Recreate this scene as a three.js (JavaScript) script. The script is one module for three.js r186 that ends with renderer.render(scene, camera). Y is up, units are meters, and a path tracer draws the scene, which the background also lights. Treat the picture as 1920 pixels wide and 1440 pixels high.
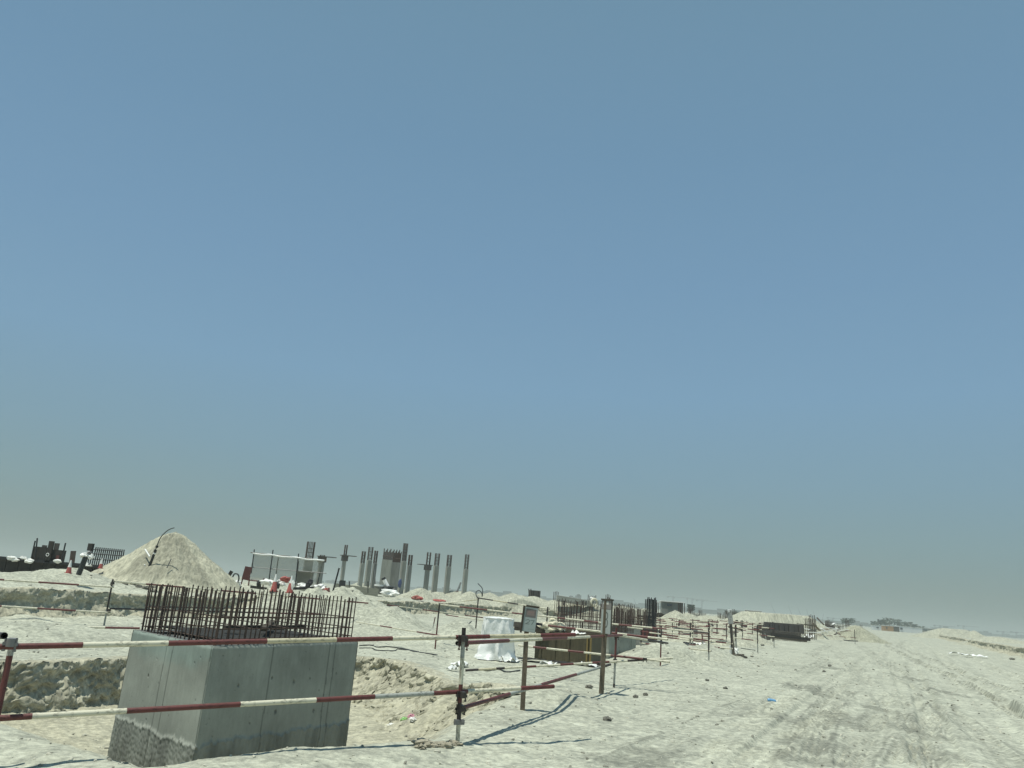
import * as THREE from 'three';
import { ImprovedNoise } from 'three/addons/math/ImprovedNoise.js';
import { mergeGeometries, toCreasedNormals } from 'three/addons/utils/BufferGeometryUtils.js';
import { RoundedBoxGeometry } from 'three/addons/geometries/RoundedBoxGeometry.js';

// ------------------------------------------------------------------ camera
const EYE = 1.65, FPX = 1442, PITCH = THREE.MathUtils.degToRad(15.43), ROLL = THREE.MathUtils.degToRad(4.55);
const scene = new THREE.Scene();
const camera = new THREE.PerspectiveCamera(2 * Math.atan(720 / FPX) * 180 / Math.PI, 4 / 3, 0.1, 30000);
camera.position.set(0, EYE, 0);
camera.rotation.order = 'YXZ';
camera.rotation.set(PITCH, 0, ROLL);
camera.updateMatrixWorld(true);
scene.add(camera);

// ------------------------------------------------------------------ sky, sun, exposure
// clear desert air: pale grey-green dust at the horizon, blue above (depends on elevation only)
const skyStops = [ // elevation in degrees, sRGB
  [-90, 150, 156, 146], [-2, 130, 144, 137], [0, 130, 147, 142], [2.2, 131, 151, 149], [5, 130, 157, 163], [9, 127, 159, 176],
  [15, 124, 160, 187], [23, 117, 153, 183], [32, 111, 147, 176], [42, 109, 144, 169], [60, 108, 142, 165], [90, 108, 141, 163]];
const s2l = (c) => { c /= 255; return c <= 0.04045 ? c / 12.92 : Math.pow((c + 0.055) / 1.055, 2.4); };
function makeSky() {
  const w = 64, h = 1024, d = new Float32Array(w * h * 4);
  for (let j = 0; j < h; j++) {
    const el = -90 + 180 * (j + 0.5) / h;
    let k = 0; while (k < skyStops.length - 2 && el > skyStops[k + 1][0]) k++;
    const a = skyStops[k], b = skyStops[k + 1];
    let t = Math.min(1, Math.max(0, (el - a[0]) / (b[0] - a[0])));
    const c = [1, 2, 3].map((i) => s2l(a[i]) * (1 - t) + s2l(b[i]) * t);
    for (let i = 0; i < w; i++) { const o = (j * w + i) * 4; d[o] = c[0]; d[o + 1] = c[1]; d[o + 2] = c[2]; d[o + 3] = 1; }
  }
  const t = new THREE.DataTexture(d, w, h, THREE.RGBAFormat, THREE.FloatType);
  t.mapping = THREE.EquirectangularReflectionMapping; t.magFilter = THREE.LinearFilter; t.minFilter = THREE.LinearFilter;
  t.colorSpace = THREE.LinearSRGBColorSpace; t.needsUpdate = true;
  return t;
}
const skyTex = makeSky();
scene.background = skyTex; scene.environment = skyTex;

const sunDir = new THREE.Vector3(-0.225, 0.96, 0.14).normalize();
const sun = new THREE.DirectionalLight(new THREE.Color().setRGB(1.0, 0.985, 0.87), 4.3);
sun.position.copy(sunDir).multiplyScalar(120);
sun.castShadow = true; sun.shadow.mapSize.set(4096, 4096); sun.shadow.radius = 1;
Object.assign(sun.shadow.camera, { left: -60, right: 60, top: 60, bottom: -60, near: 1, far: 300 });
sun.shadow.bias = -0.0005;
scene.add(sun); scene.add(sun.target);

const renderer = new THREE.WebGLRenderer({ antialias: true });
renderer.setSize(1024, 768);
renderer.toneMapping = THREE.LinearToneMapping;
renderer.toneMappingExposure = 1.0;
renderer.shadowMap.enabled = true;

// ------------------------------------------------------------------ maths helpers
const V = (x, y, z) => new THREE.Vector3(x, y, z);
function rng(seed) { let a = seed >>> 0; return () => { a |= 0; a = a + 0x6D2B79F5 | 0; let t = Math.imul(a ^ a >>> 15, 1 | a); t = t + Math.imul(t ^ t >>> 7, 61 | t) ^ t; return ((t ^ t >>> 14) >>> 0) / 4294967296; }; }
const PN = new ImprovedNoise();
const n2 = (x, y, s = 0.5) => PN.noise(x, y, s);
function fbm(x, y, o = 4, s = 0.5) { let a = 1, f = 1, r = 0, n = 0; for (let i = 0; i < o; i++) { r += a * PN.noise(x * f, y * f, s + i * 7.3); n += a; a *= 0.5; f *= 2.03; } return r / n; }
const clamp = (x, a, b) => Math.min(b, Math.max(a, x));
const sst = (a, b, x) => { const t = clamp((x - a) / (b - a), 0, 1); return t * t * (3 - 2 * t); };
const lerp = (a, b, t) => a + (b - a) * t;
const camRot = camera.matrixWorld.clone();
function dirOf(px, py) { return V((px - 960) / FPX, (720 - py) / FPX, -1).transformDirection(camRot); }
// point on the pixel's ray at forward distance D (metres along -z)
function at(px, py, D) { const d = dirOf(px, py); return V(0, EYE, 0).addScaledVector(d, D / -d.z); }
// point on the pixel's ray at height y
function onY(px, py, y = 0) { const d = dirOf(px, py); return V(0, EYE, 0).addScaledVector(d, (y - EYE) / d.y); }
const inv = camRot.clone().invert();
function proj(p) { const q = p.clone().applyMatrix4(inv); return [960 + FPX * q.x / -q.z, 720 - FPX * q.y / -q.z]; }
// site axes: u along the haul road, v to its left (x right, D = -z)
const AX = 0.447, AD = 0.8944;
const uvOf = (x, D) => [x * AX + D * AD, -x * AD + D * AX];
const xdOf = (u, v) => [u * AX - v * AD, u * AD + v * AX];

// ------------------------------------------------------------------ textures
function tileNoise(size, fn) { // fn(x,y) in 0..1 wrapped by caller
  const d = new Uint8Array(size * size * 4);
  for (let j = 0; j < size; j++) for (let i = 0; i < size; i++) {
    const c = fn(i / size, j / size), o = (j * size + i) * 4;
    d[o] = clamp(c[0], 0, 255); d[o + 1] = clamp(c[1], 0, 255); d[o + 2] = clamp(c[2], 0, 255); d[o + 3] = 255;
  }
  const t = new THREE.DataTexture(d, size, size, THREE.RGBAFormat, THREE.UnsignedByteType);
  t.wrapS = t.wrapT = THREE.RepeatWrapping; t.magFilter = THREE.LinearFilter; t.minFilter = THREE.LinearMipmapLinearFilter; t.generateMipmaps = true; t.needsUpdate = true;
  return t;
}
function hash2(i, j, s) { let h = Math.imul(i, 374761393) ^ Math.imul(j, 668265263) ^ Math.imul(s, 2147483647 ^ 0x5bd1e995); h = Math.imul(h ^ h >>> 13, 1274126177); return ((h ^ h >>> 16) >>> 0) / 4294967296; }
function pv(x, y, P, s) { // periodic value noise, P cells per tile, x,y in 0..1
  x *= P; y *= P; const xi = Math.floor(x), yi = Math.floor(y); let fx = x - xi, fy = y - yi; fx = fx * fx * (3 - 2 * fx); fy = fy * fy * (3 - 2 * fy);
  const w = (a) => ((a % P) + P) % P, a = hash2(w(xi), w(yi), s), b = hash2(w(xi + 1), w(yi), s), c = hash2(w(xi), w(yi + 1), s), d = hash2(w(xi + 1), w(yi + 1), s);
  return (a * (1 - fx) + b * fx) * (1 - fy) + (c * (1 - fx) + d * fx) * fy;
}
const pf = (x, y, P, o, s) => { let r = 0, a = 1, n = 0; for (let k = 0; k < o; k++) { r += a * pv(x, y, P << k, s + k * 17); n += a; a *= 0.62; } return r / n; };
// sand: grain, small lumps, scattered dark grit
const sandCol = tileNoise(1024, (x, y) => {
  const a = 0.35 * (pf(x, y, 9, 4, 1) - 0.5) + 0.75 * (pf(x, y, 48, 4, 2) - 0.5), g = pv(x, y, 512, 91) - 0.5, grit = pv(x, y, 300, 44) > 0.93 ? -22 : 0, pale = pf(x, y, 24, 3, 60) > 0.66 ? 10 : 0;
  const v = 220 + a * 150 + g * 30 + grit * 1.5 + pale * 1.3; return [v, v - a * 3, v - 3 - a * 10];
});
sandCol.colorSpace = THREE.SRGBColorSpace;
const sandBump = tileNoise(1024, (x, y) => {
  const l = pf(x, y, 14, 7, 5), lump = Math.pow(pf(x, y, 40, 3, 71), 2.0), v = 40 + l * 120 + lump * 150; return [v, v, v];
});
const concCol = tileNoise(1024, (x, y) => {
  const a = pf(x, y, 5, 6, 11) - 0.5, st = pf(x * 1, y * 0.2, 64, 2, 31) - 0.5, g = pv(x, y, 512, 3) - 0.5, hole = pv(x, y, 170, 9) > 0.955 ? -40 : 0;
  const v = 214 + a * 60 + st * 14 + g * 10 + hole; return [v, v + 1, v - 1];
});
concCol.colorSpace = THREE.SRGBColorSpace;
const concBump = tileNoise(512, (x, y) => { const v = 150 + (pf(x, y, 16, 5, 21) - 0.5) * 90 + (pv(x, y, 120, 8) > 0.93 ? -70 : 0); return [v, v, v]; });
const woodCol = tileNoise(512, (x, y) => { const a = pf(x, y * 0.06, 32, 4, 12) - 0.5, b = pf(x, y, 6, 4, 55) - 0.5, v = 205 + a * 90 + b * 50; return [v, v - 4, v - 10]; });
woodCol.colorSpace = THREE.SRGBColorSpace;
const paintCol = tileNoise(512, (x, y) => { const a = pf(x, y, 6, 6, 14), c = pf(x, y, 20, 4, 77), v = 236 - (a > 0.56 ? (a - 0.56) * 420 : 0) - (c > 0.66 ? 55 : 0); return [v, v - 3, v - 9]; });
paintCol.colorSpace = THREE.SRGBColorSpace;
const clothBump = tileNoise(512, (x, y) => { const v = 128 + (pf(x, y, 8, 5, 33) - 0.5) * 150; return [v, v, v]; });

// ------------------------------------------------------------------ materials (linear base colours)
const lin = (r, g, b) => new THREE.Color().setRGB(r, g, b);
const mat = (r, g, b, o = {}) => new THREE.MeshStandardMaterial({ color: lin(r, g, b), roughness: 0.9, metalness: 0, side: THREE.DoubleSide, ...o });
const M = {
  ground: mat(1, 1, 1, { vertexColors: true, map: sandCol, bumpMap: sandBump, bumpScale: 0.032, roughness: 1 }),
  heap: mat(1, 1, 1, { vertexColors: true, map: sandCol, bumpMap: sandBump, bumpScale: 0.03, roughness: 1 }),
  concrete: mat(1, 1, 1, { vertexColors: true, map: concCol, bumpMap: concBump, bumpScale: 0.004, roughness: 0.85 }),
  paleConcrete: mat(0.45, 0.45, 0.4, { map: concCol, roughness: 0.9 }),
  greyConcrete: mat(0.33, 0.335, 0.31, { map: concCol, roughness: 0.9 }),
  rebar: mat(0.078, 0.052, 0.04, { roughness: 0.75 }),
  painted: mat(1, 1, 1, { vertexColors: true, map: paintCol, roughness: 0.55 }),
  coupler: mat(0.07, 0.06, 0.055, { roughness: 0.5, metalness: 0.6 }),
  rustCoupler: mat(0.12, 0.05, 0.045, { roughness: 0.6, metalness: 0.2 }),
  wood: mat(0.23, 0.19, 0.14, { map: woodCol, roughness: 0.85 }),
  greyWood: mat(0.2, 0.18, 0.15, { map: woodCol, roughness: 0.9 }),
  darkWood: mat(0.1, 0.085, 0.065, { map: woodCol, roughness: 0.9 }),
  ply: mat(0.13, 0.115, 0.065, { map: woodCol, roughness: 0.7 }),
  yellowWood: mat(0.33, 0.25, 0.09, { map: woodCol, roughness: 0.8 }),
  black: mat(0.018, 0.018, 0.02, { roughness: 0.6 }),
  blackFilm: mat(0.022, 0.022, 0.02, { roughness: 1, bumpMap: clothBump, bumpScale: 0.02 }),
  white: mat(0.78, 0.78, 0.74, { roughness: 0.7 }),
  whiteFilm: mat(0.82, 0.83, 0.8, { roughness: 0.35, bumpMap: clothBump, bumpScale: 0.03 }),
  sack: mat(0.66, 0.62, 0.47, { roughness: 0.9, bumpMap: clothBump, bumpScale: 0.02 }),
  rust: mat(0.11, 0.035, 0.03, { roughness: 0.7 }),
  red: mat(0.3, 0.09, 0.07, { roughness: 0.6 }),
  coneRed: mat(0.4, 0.1, 0.085, { roughness: 0.6 }),
  blue: mat(0.16, 0.36, 0.6, { roughness: 0.35 }),
  darkBlue: mat(0.05, 0.07, 0.17, { roughness: 0.6 }),
  pink: mat(0.48, 0.22, 0.28, { roughness: 0.5 }),
  green: mat(0.3, 0.55, 0.2, { roughness: 0.5 }),
  stone: mat(0.16, 0.155, 0.13, { roughness: 1, bumpMap: sandBump, bumpScale: 0.01 }),
  paleStone: mat(0.36, 0.33, 0.25, { roughness: 1, bumpMap: sandBump, bumpScale: 0.01 }),
  hose: mat(0.03, 0.035, 0.035, { roughness: 0.6 }),
  galv: mat(0.2, 0.2, 0.195, { roughness: 0.5, metalness: 0.3 }),
  form: mat(0.05, 0.045, 0.04, { roughness: 0.8, map: woodCol }),
  formGrey: mat(0.14, 0.13, 0.125, { roughness: 0.8, map: woodCol }),
  net: mat(0.3, 0.3, 0.25, { roughness: 1, transparent: true, opacity: 0.55 }),
  crane: mat(0.22, 0.23, 0.22, { roughness: 0.7 }),
  orange: mat(0.4, 0.22, 0.09, { roughness: 0.6 }),
  cabin: mat(0.68, 0.7, 0.7, { roughness: 0.6 }),
  leaf: mat(0.05, 0.065, 0.04, { roughness: 1 }),
  trunk: mat(0.12, 0.09, 0.06),
  glass: mat(0.05, 0.06, 0.07, { roughness: 0.15 }),
};

// ------------------------------------------------------------------ object helpers
const taken = {};
function numbered(n) { const k = taken[n] = (taken[n] ?? -1) + 1; return k ? `${n}_${String(k).padStart(3, '0')}` : n; }
function shadows(o) { o.traverse((m) => { if (m.isMesh) { m.castShadow = true; m.receiveShadow = true; } }); }
function thing(name, label, category, base, group) {
  const o = new THREE.Group(); o.name = numbered(name); scene.add(o); o.position.copy(base);
  o.userData = { label, category }; if (group) o.userData.group = group; return o;
}
// a part: geometry in world coordinates, set relative to its thing
function part(name, geo, m, parent, off) {
  const g = Array.isArray(geo) ? mergeGeometries(geo.map(clean)) : geo;
  const o = new THREE.Mesh(g, m); o.name = name; o.castShadow = o.receiveShadow = true;
  let p = parent; const acc = V(0, 0, 0); while (p && p !== scene) { acc.add(p.position); p = p.parent; }
  if (!off) o.position.sub(acc);
  parent.add(o); return o;
}
function single(name, geo, m, label, category, base, group) {
  const g = Array.isArray(geo) ? mergeGeometries(geo.map(clean)) : geo;
  g.translate(-base.x, -base.y, -base.z);
  const o = new THREE.Mesh(g, m); o.name = numbered(name); o.position.copy(base); o.castShadow = o.receiveShadow = true;
  o.userData = { label, category }; if (group) o.userData.group = group; scene.add(o); return o;
}
function struct(name, geo, m) { const o = new THREE.Mesh(geo, m); o.name = numbered(name); o.userData = { kind: 'structure', label: o.name }; o.castShadow = o.receiveShadow = true; scene.add(o); return o; }
function clean(g) { const q = g.index ? g.toNonIndexed() : g; for (const k of Object.keys(q.attributes)) if (!['position', 'normal', 'uv'].includes(k)) q.deleteAttribute(k); return q; }
const UPV = V(0, 1, 0);
function rod(p0, p1, r, seg = 6, r1 = r, open = false) {
  const d = p1.clone().sub(p0), L = d.length(); const g = new THREE.CylinderGeometry(r1, r, L, seg, 1, open);
  g.applyQuaternion(new THREE.Quaternion().setFromUnitVectors(UPV, d.normalize())); const c = p0.clone().add(p1).multiplyScalar(0.5); g.translate(c.x, c.y, c.z); return g;
}
function bar(p0, p1, w, h) { // square timber from p0 to p1 (w across, h upright)
  const d = p1.clone().sub(p0), L = d.length(); const g = new THREE.BoxGeometry(w, h, L);
  const z = d.normalize(), x = V(0, 1, 0).cross(z); if (x.length() < 1e-3) x.set(1, 0, 0); x.normalize(); const y = z.clone().cross(x);
  g.applyMatrix4(new THREE.Matrix4().makeBasis(x, y, z)); const c = p0.clone().add(p1).multiplyScalar(0.5); g.translate(c.x, c.y, c.z); return g;
}
function bx(c, w, h, d, ry = 0, bev = 0, rz = 0, rx = 0) {
  const g = bev ? new RoundedBoxGeometry(w, h, d, 1, bev) : new THREE.BoxGeometry(w, h, d);
  if (rz) g.rotateZ(rz); if (rx) g.rotateX(rx); g.rotateY(ry); g.translate(c.x, c.y, c.z); return g;
}
function curveTube(pts, r, seg = 40, rs = 6) { return new THREE.TubeGeometry(new THREE.CatmullRomCurve3(pts), seg, r, rs, false); }
function lump(c, rx, ry, rz, seed, amp = 0.25, det = 2, fr = 1.6) { // irregular rounded lump
  const g = new THREE.IcosahedronGeometry(1, det), p = g.attributes.position;
  for (let i = 0; i < p.count; i++) {
    const v = V(p.getX(i), p.getY(i), p.getZ(i)); const k = 1 + amp * (PN.noise(v.x * fr + seed, v.y * fr, v.z * fr) * 1.6 + 0.5 * PN.noise(v.x * 3.7 * fr, v.y * 3.7 * fr + seed, v.z * 3.7 * fr));
    p.setXYZ(i, c.x + v.x * k * rx, c.y + v.y * k * ry, c.z + v.z * k * rz);
  }
  g.computeVertexNormals(); return g;
}
function crumple(c, w, d, h, seed, ry = 0, n = 22) { // crumpled sheet lying on a surface
  const g = new THREE.PlaneGeometry(w, d, n, n); g.rotateX(-Math.PI / 2); const p = g.attributes.position;
  for (let i = 0; i < p.count; i++) {
    const x = p.getX(i), z = p.getZ(i), e = 1 + 0.35 * n2(x / w * 3 + seed, z / d * 3, 4.4);
    const r = Math.abs(n2(x * 1.5 / Math.max(w, d) * 2 + seed, z * 1.5 / Math.max(w, d) * 2)) + 0.3 * Math.abs(n2(x / w * 4.5, z / d * 4.5 + seed));
    p.setXYZ(i, x * e, h * (0.15 + 1.5 * r), z * e);
  }
  g.computeVertexNormals(); g.rotateY(ry); g.translate(c.x, c.y, c.z); return g;
}

// ------------------------------------------------------------------ terrain
// rim of the pit round the large concrete plinth, read where the sand surface breaks
const rim = [[-260, 1262], [-120, 1248], [0, 1243], [60, 1246], [130, 1241], [215, 1238], [330, 1233], [450, 1229], [560, 1230], [680, 1236], [760, 1247], [815, 1268], [862, 1290], [915, 1305], [958, 1322], [930, 1342], [880, 1372], [838, 1392], [760, 1402], [650, 1412], [520, 1424], [390, 1436], [330, 1452], [255, 1460], [190, 1438], [120, 1416], [60, 1397], [0, 1380], [-120, 1352], [-300, 1330]].map(([a, b]) => { const p = onY(a, b, 0); return [p.x, -p.z]; });
function polyDist(x, y, P) { // signed, positive inside; also index of the nearest edge
  let d = 1e9, inside = false, ei = 0;
  for (let i = 0, j = P.length - 1; i < P.length; j = i++) {
    const [ax, ay] = P[j], [bx_, by_] = P[i], ex = bx_ - ax, ey = by_ - ay, t = clamp(((x - ax) * ex + (y - ay) * ey) / (ex * ex + ey * ey), 0, 1);
    const dx = x - ax - t * ex, dy = y - ay - t * ey, q = dx * dx + dy * dy; if (q < d) { d = q; ei = i; }
    if ((ay > y) !== (by_ > y) && x < (bx_ - ax) * (y - ay) / (by_ - ay) + ax) inside = !inside;
  }
  return [(inside ? 1 : -1) * Math.sqrt(d), ei];
}
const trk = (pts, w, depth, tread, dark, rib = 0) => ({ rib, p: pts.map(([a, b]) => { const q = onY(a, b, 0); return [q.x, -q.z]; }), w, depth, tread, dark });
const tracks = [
  trk([[1668, 1204], [1664, 1212], [1690, 1226], [1730, 1246], [1790, 1272], [1850, 1302], [1930, 1345]], 0.34, 0.16, 0, 1.0),  // first two tracks: shade of the rut side painted in, along with dark grit
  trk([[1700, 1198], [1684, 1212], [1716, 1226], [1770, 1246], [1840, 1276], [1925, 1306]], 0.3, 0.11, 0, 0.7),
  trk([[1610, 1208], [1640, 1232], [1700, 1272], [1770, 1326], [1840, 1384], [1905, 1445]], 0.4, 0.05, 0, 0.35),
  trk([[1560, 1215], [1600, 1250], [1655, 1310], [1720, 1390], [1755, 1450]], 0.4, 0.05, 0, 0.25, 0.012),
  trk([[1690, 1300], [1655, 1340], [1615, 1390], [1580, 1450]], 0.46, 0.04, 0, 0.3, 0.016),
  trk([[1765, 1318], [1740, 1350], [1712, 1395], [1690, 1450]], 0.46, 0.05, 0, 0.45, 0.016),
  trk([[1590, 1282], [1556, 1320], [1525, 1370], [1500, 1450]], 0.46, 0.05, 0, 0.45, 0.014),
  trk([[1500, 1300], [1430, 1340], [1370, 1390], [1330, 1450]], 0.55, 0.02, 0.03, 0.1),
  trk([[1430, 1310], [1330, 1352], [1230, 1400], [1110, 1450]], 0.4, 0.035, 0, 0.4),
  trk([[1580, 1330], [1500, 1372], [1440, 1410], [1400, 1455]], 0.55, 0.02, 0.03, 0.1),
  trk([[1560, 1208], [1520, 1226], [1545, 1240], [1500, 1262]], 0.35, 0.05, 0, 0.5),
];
const ruts = [[-6.6, 0.26, 0.05, 0.3, 8, 170], [-4.9, 0.26, 0.06, 0.5, 6, 180], [-4.1, 0.22, 0.035, 2.1, 9, 90], [-2.7, 0.25, 0.06, 0.9, 5, 170], [-2.1, 0.2, 0.03, 3.0, 8, 60], [-0.9, 0.25, 0.05, 1.2, 6, 150], [0.2, 0.24, 0.035, 4.0, 10, 70], [1.3, 0.24, 0.045, 1.7, 9, 120], [2.3, 0.2, 0.025, 5.2, 14, 60]];
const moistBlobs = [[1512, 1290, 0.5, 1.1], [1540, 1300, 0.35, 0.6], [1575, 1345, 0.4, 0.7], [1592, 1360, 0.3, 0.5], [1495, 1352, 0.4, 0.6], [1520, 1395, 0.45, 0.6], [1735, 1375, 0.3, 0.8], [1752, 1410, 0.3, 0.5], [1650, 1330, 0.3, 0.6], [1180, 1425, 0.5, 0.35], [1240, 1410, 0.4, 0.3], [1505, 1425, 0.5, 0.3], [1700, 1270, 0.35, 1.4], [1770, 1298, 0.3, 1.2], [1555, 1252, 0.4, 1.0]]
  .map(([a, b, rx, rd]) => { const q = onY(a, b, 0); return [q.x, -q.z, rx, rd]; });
// low humps of dug sand: px, py of the crest at distance D, radii across / along, built from the local ground up
const hump = (px, py, D, rx, rd) => { const p = at(px, py, D); return [p.x, D, p.y, rx, rd]; };
const humps = [
  hump(20, 1080, 27, 2.6, 1.6), hump(110, 1072, 28.5, 1.8, 1.6), hump(180, 1084, 29, 2.0, 1.4), hump(300, 1096, 31, 3.2, 1.2),
  hump(90, 1168, 18, 3.6, 1.5), hump(745, 1152, 30, 1.8, 2.4), hump(690, 1146, 32, 2.2, 3), hump(862, 1164, 27, 1.4, 2), hump(540, 1104, 40, 3.2, 1.8), hump(470, 1099, 40, 2.4, 1.8), hump(505, 1110, 33, 1.6, 1.4),
  hump(565, 1117, 31, 2.2, 1.4), hump(1250, 1204, 25.5, 1.7, 1.0), hump(640, 1117, 33, 2, 2),
  hump(1010, 1284, 13.8, 1.2, 0.8), hump(1320, 1208, 30, 1.5, 2),
];
// foot of the cut bank that closes the excavation, and the plateau behind it
const scarp = [[-700, 1120], [-300, 1142], [0, 1158], [100, 1158], [200, 1157], [300, 1158], [430, 1159], [600, 1160], [720, 1151], [800, 1152], [870, 1154], [960, 1157], [1040, 1162], [1110, 1167]].map(([a, b]) => { const p = onY(a, b, 0.06); return [p.x, -p.z]; });
const scarpPoly = [...scarp, [120, 500], [-500, 500], [-500, 20]];
function scarpD(x, D) { return polyDist(x, D, scarpPoly)[0] - 0.35 + 0.6 * fbm(x / 3.2, D / 3.2, 2, 2.2) + 0.16 * fbm(x / 0.9, D / 0.9, 2, 7.7); }
function pitD(x, D) { const [d0, ei] = polyDist(x, D, rim); return [d0 + 0.26 * fbm(x / 1.1, D / 1.1, 2, 6.6) + 0.05 * fbm(x / 0.3, D / 0.3, 2, 9.1), ei]; }
const rightEdge = (u) => -9.6 + 0.8 * fbm(u / 6, 12.2, 3) + 0.5 * fbm(u / 1.4, 17.7, 3);
function groundInfo(x, D, far) {
  const [u, v] = uvOf(x, D), r = Math.hypot(x, D);
  let h = 0.08 * fbm(x / 6, D / 6, 3, 1.5) + 0.022 * fbm(x / 1.3, D / 1.3, 3, 3.5);
  if (r < 45) h += (0.022 * fbm(x / 0.3, D / 0.3, 3, 5.5) + 0.012 * Math.max(0, n2(x / 0.11, D / 0.11, 6.1))) * (1 - sst(25, 45, r));
  const road = sst(3.2, 1.6, v) * sst(-8.5, -7.2, v);
  h *= 1 - 0.82 * road; if (r < 60) h += road * (0.009 * fbm(u / 9, v / 0.2, 3, 4.4) + 0.006 * fbm(u / 4, v / 0.07, 2, 8.4)) * (1 - sst(30, 60, r));
  let fresh = 0, dark = 0;
  // cut bank along the back of the excavation, to the left of the road
  const bankH = 0.8 + 0.14 * fbm(u / 7, 9.1, 2), fadeU = sst(150, 80, D);
  const w = (D > 10 && v > -5 && D < 400) ? scarpD(x, D) : (v > 30 ? 50 : -50), edge = v - w;
  if (w > -5) {
    const s = 0.85 * sst(-0.04, 0.05, w) + 0.15 * sst(-0.5, 0.6, w);
    h += fadeU * (s * bankH + 0.1 * sst(0.5, 7, w)) + (1 - fadeU) * 0.35 * sst(-3, 8, w);
    const foot = sst(-2.2, -0.1, w) * (1 - s); h += fadeU * foot * (0.1 + 0.22 * Math.max(0, fbm(u / 1.6, 1.1, 3)));
    h += fadeU * 0.13 * fbm(x / 0.8, D / 0.8, 4, 8.8) * sst(-3, 0.5, w);
  }
  // bank along the right of the road
  const e2 = rightEdge(u);
  if (v < -6 && u > 5) {
    const k = sst(12, 30, u) * sst(420, 260, u), s = 0.8 * sst(0.05, -0.05, v - e2) + 0.2 * sst(0.6, -0.4, v - e2);
    h += k * (s * (0.8 + 0.2 * fbm(u / 9, 3.3, 2)) + (1 - s) * sst(2.6, 0.2, v - e2) * (0.12 + 0.42 * Math.max(0, fbm(u / 1.9, 5.1, 3))));
    if (s > 0.02 && s < 0.98) dark = Math.max(dark, 0.0);
  }
  for (const [cx, cd, hy, rx, rd] of humps) {
    const q = ((x - cx) / rx) ** 2 + ((D - cd) / rd) ** 2; if (q < 2.2) { const b = Math.max(0, hy - (w > 0 ? (bankH + 0.1) * fadeU : 0)) * Math.exp(-q * 1.6) * (1 + 0.35 * fbm(x / 0.7, D / 0.7, 3, 2.1)); h += b * (q > 1.6 ? (2.2 - q) / 0.6 : 1) * 0.95; }
  }
  // the pit
  if (r < 30 && x < 3) {
    const [d, ei] = pitD(x, D);
    if (d > -1.2) {
      const back = ei <= 9 ? 1 : ei <= 14 ? lerp(1, 0.15, (ei - 9) / 6) : 0;
      const wdt = lerp(1.7, 0.75, back), kk = back > 0.9 ? 0.93 : back * 0.45, t = kk * sst(-0.02, 0.07, d) + (1 - kk) * sst(-0.06, wdt, d);
      const dep = lerp(0.72, 0.88, sst(0.3, 3, d));
      const rough = (0.15 * fbm(x / 0.5, D / 0.5, 4, 2.7) + 0.07 * fbm(x / 0.16, D / 0.16, 2, 3.3)) * sst(0, 0.15, t) * (1 - 0.72 * sst(0.85, 1, t)) * lerp(0.35, 1.3, back);
      h += -t * dep * (back > 0.5 ? 1 : 0.93) + rough + 0.05 * (1 - sst(0, 1.1, -d)) * (1 - t);
      fresh = Math.max(fresh, sst(0.05, 0.4, t + 0.25 * fbm(x / 0.6, D / 0.6, 3, 4.9)));
    }
  }
  // long wheel ruts of the haul road, side by side along it
  let pale = 0;
  if (v < 3.4 && v > -8 && u > 2 && u < 190) {
    for (const [v0, wd, dp, ph, u0, u1] of ruts) {
      const c = v0 + 0.45 * Math.sin(u / 24 + ph) + 0.1 * Math.sin(u / 9 + ph * 2.3) + 0.03 * n2(u / 2.5, ph), q = (v - c) / wd; if (Math.abs(q) > 2.6) continue;
      const m = sst(u0, u0 + 3, u) * sst(u1, u1 - 12, u) * (0.55 + 0.45 * sst(-0.25, 0.1, fbm(u / 3, ph, 2, 2.6)));
      const aq = Math.abs(q), inn = 1 - sst(0.8, 1.08, aq), sh = sst(0.85, 1.12, aq) * (1 - sst(1.4, 2.3, aq));
      h += m * dp * 0.8 * (-inn + 1.1 * sh);
      pale = Math.max(pale, m * inn);
    }
    h = lerp(h, h * 0.9, pale);
  }
  // wheel tracks
  if (v < 5 && r < 130 && D > 3) {
    for (const T of tracks) {
      let best = 1e9, bs = 0, side = 0, acc = 0; const P = T.p;
      for (let i = 1; i < P.length; i++) {
        const ax = P[i - 1][0], ay = P[i - 1][1], ex = P[i][0] - ax, ey = P[i][1] - ay, L2 = ex * ex + ey * ey, L = Math.sqrt(L2), t = clamp(((x - ax) * ex + (D - ay) * ey) / L2, 0, 1);
        const dx = x - ax - t * ex, dy = D - ay - t * ey, q = dx * dx + dy * dy; if (q < best) { best = q; bs = acc + t * L; side = (dx * ey - dy * ex) / L; } acc += L;
      }
      const q = Math.sqrt(best) / (T.w * 0.5); if (q > 2.1) continue;
      const ends = sst(0, 0.8, bs) * sst(acc, acc - 0.8, bs), brk = sst(-0.28, 0.12, fbm(x / 1.6, D / 1.6, 2, 7.1) + 0.06);
      const m = ends * brk * (0.6 + 0.4 * brk), inn = 1 - sst(0.75, 1.1, q), rimr = Math.exp(-((q - 1.3) ** 2) * 9);
      h += m * T.depth * 0.45 * (-inn + 0.85 * rimr);
      if (T.rib) h += m * inn * T.rib * Math.cos(2 * Math.PI * side / 0.09);
      if (T.tread) { const tr = Math.sin(bs * 2 * Math.PI / 0.17 + Math.abs(side) * 6) > 0 ? 1 : -1; h += m * inn * T.tread * 0.6 * tr;  }
      dark = Math.max(dark, Math.min(0.75, m * T.dark * 2.2 * (inn * 0.45 + rimr)) * sst(-0.1, 0.16, fbm(bs / 1.4, side / 0.05, 3, 3.9) + 0.3 * fbm(x / 0.1, D / 0.1, 2, 7.9)));
    }
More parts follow.
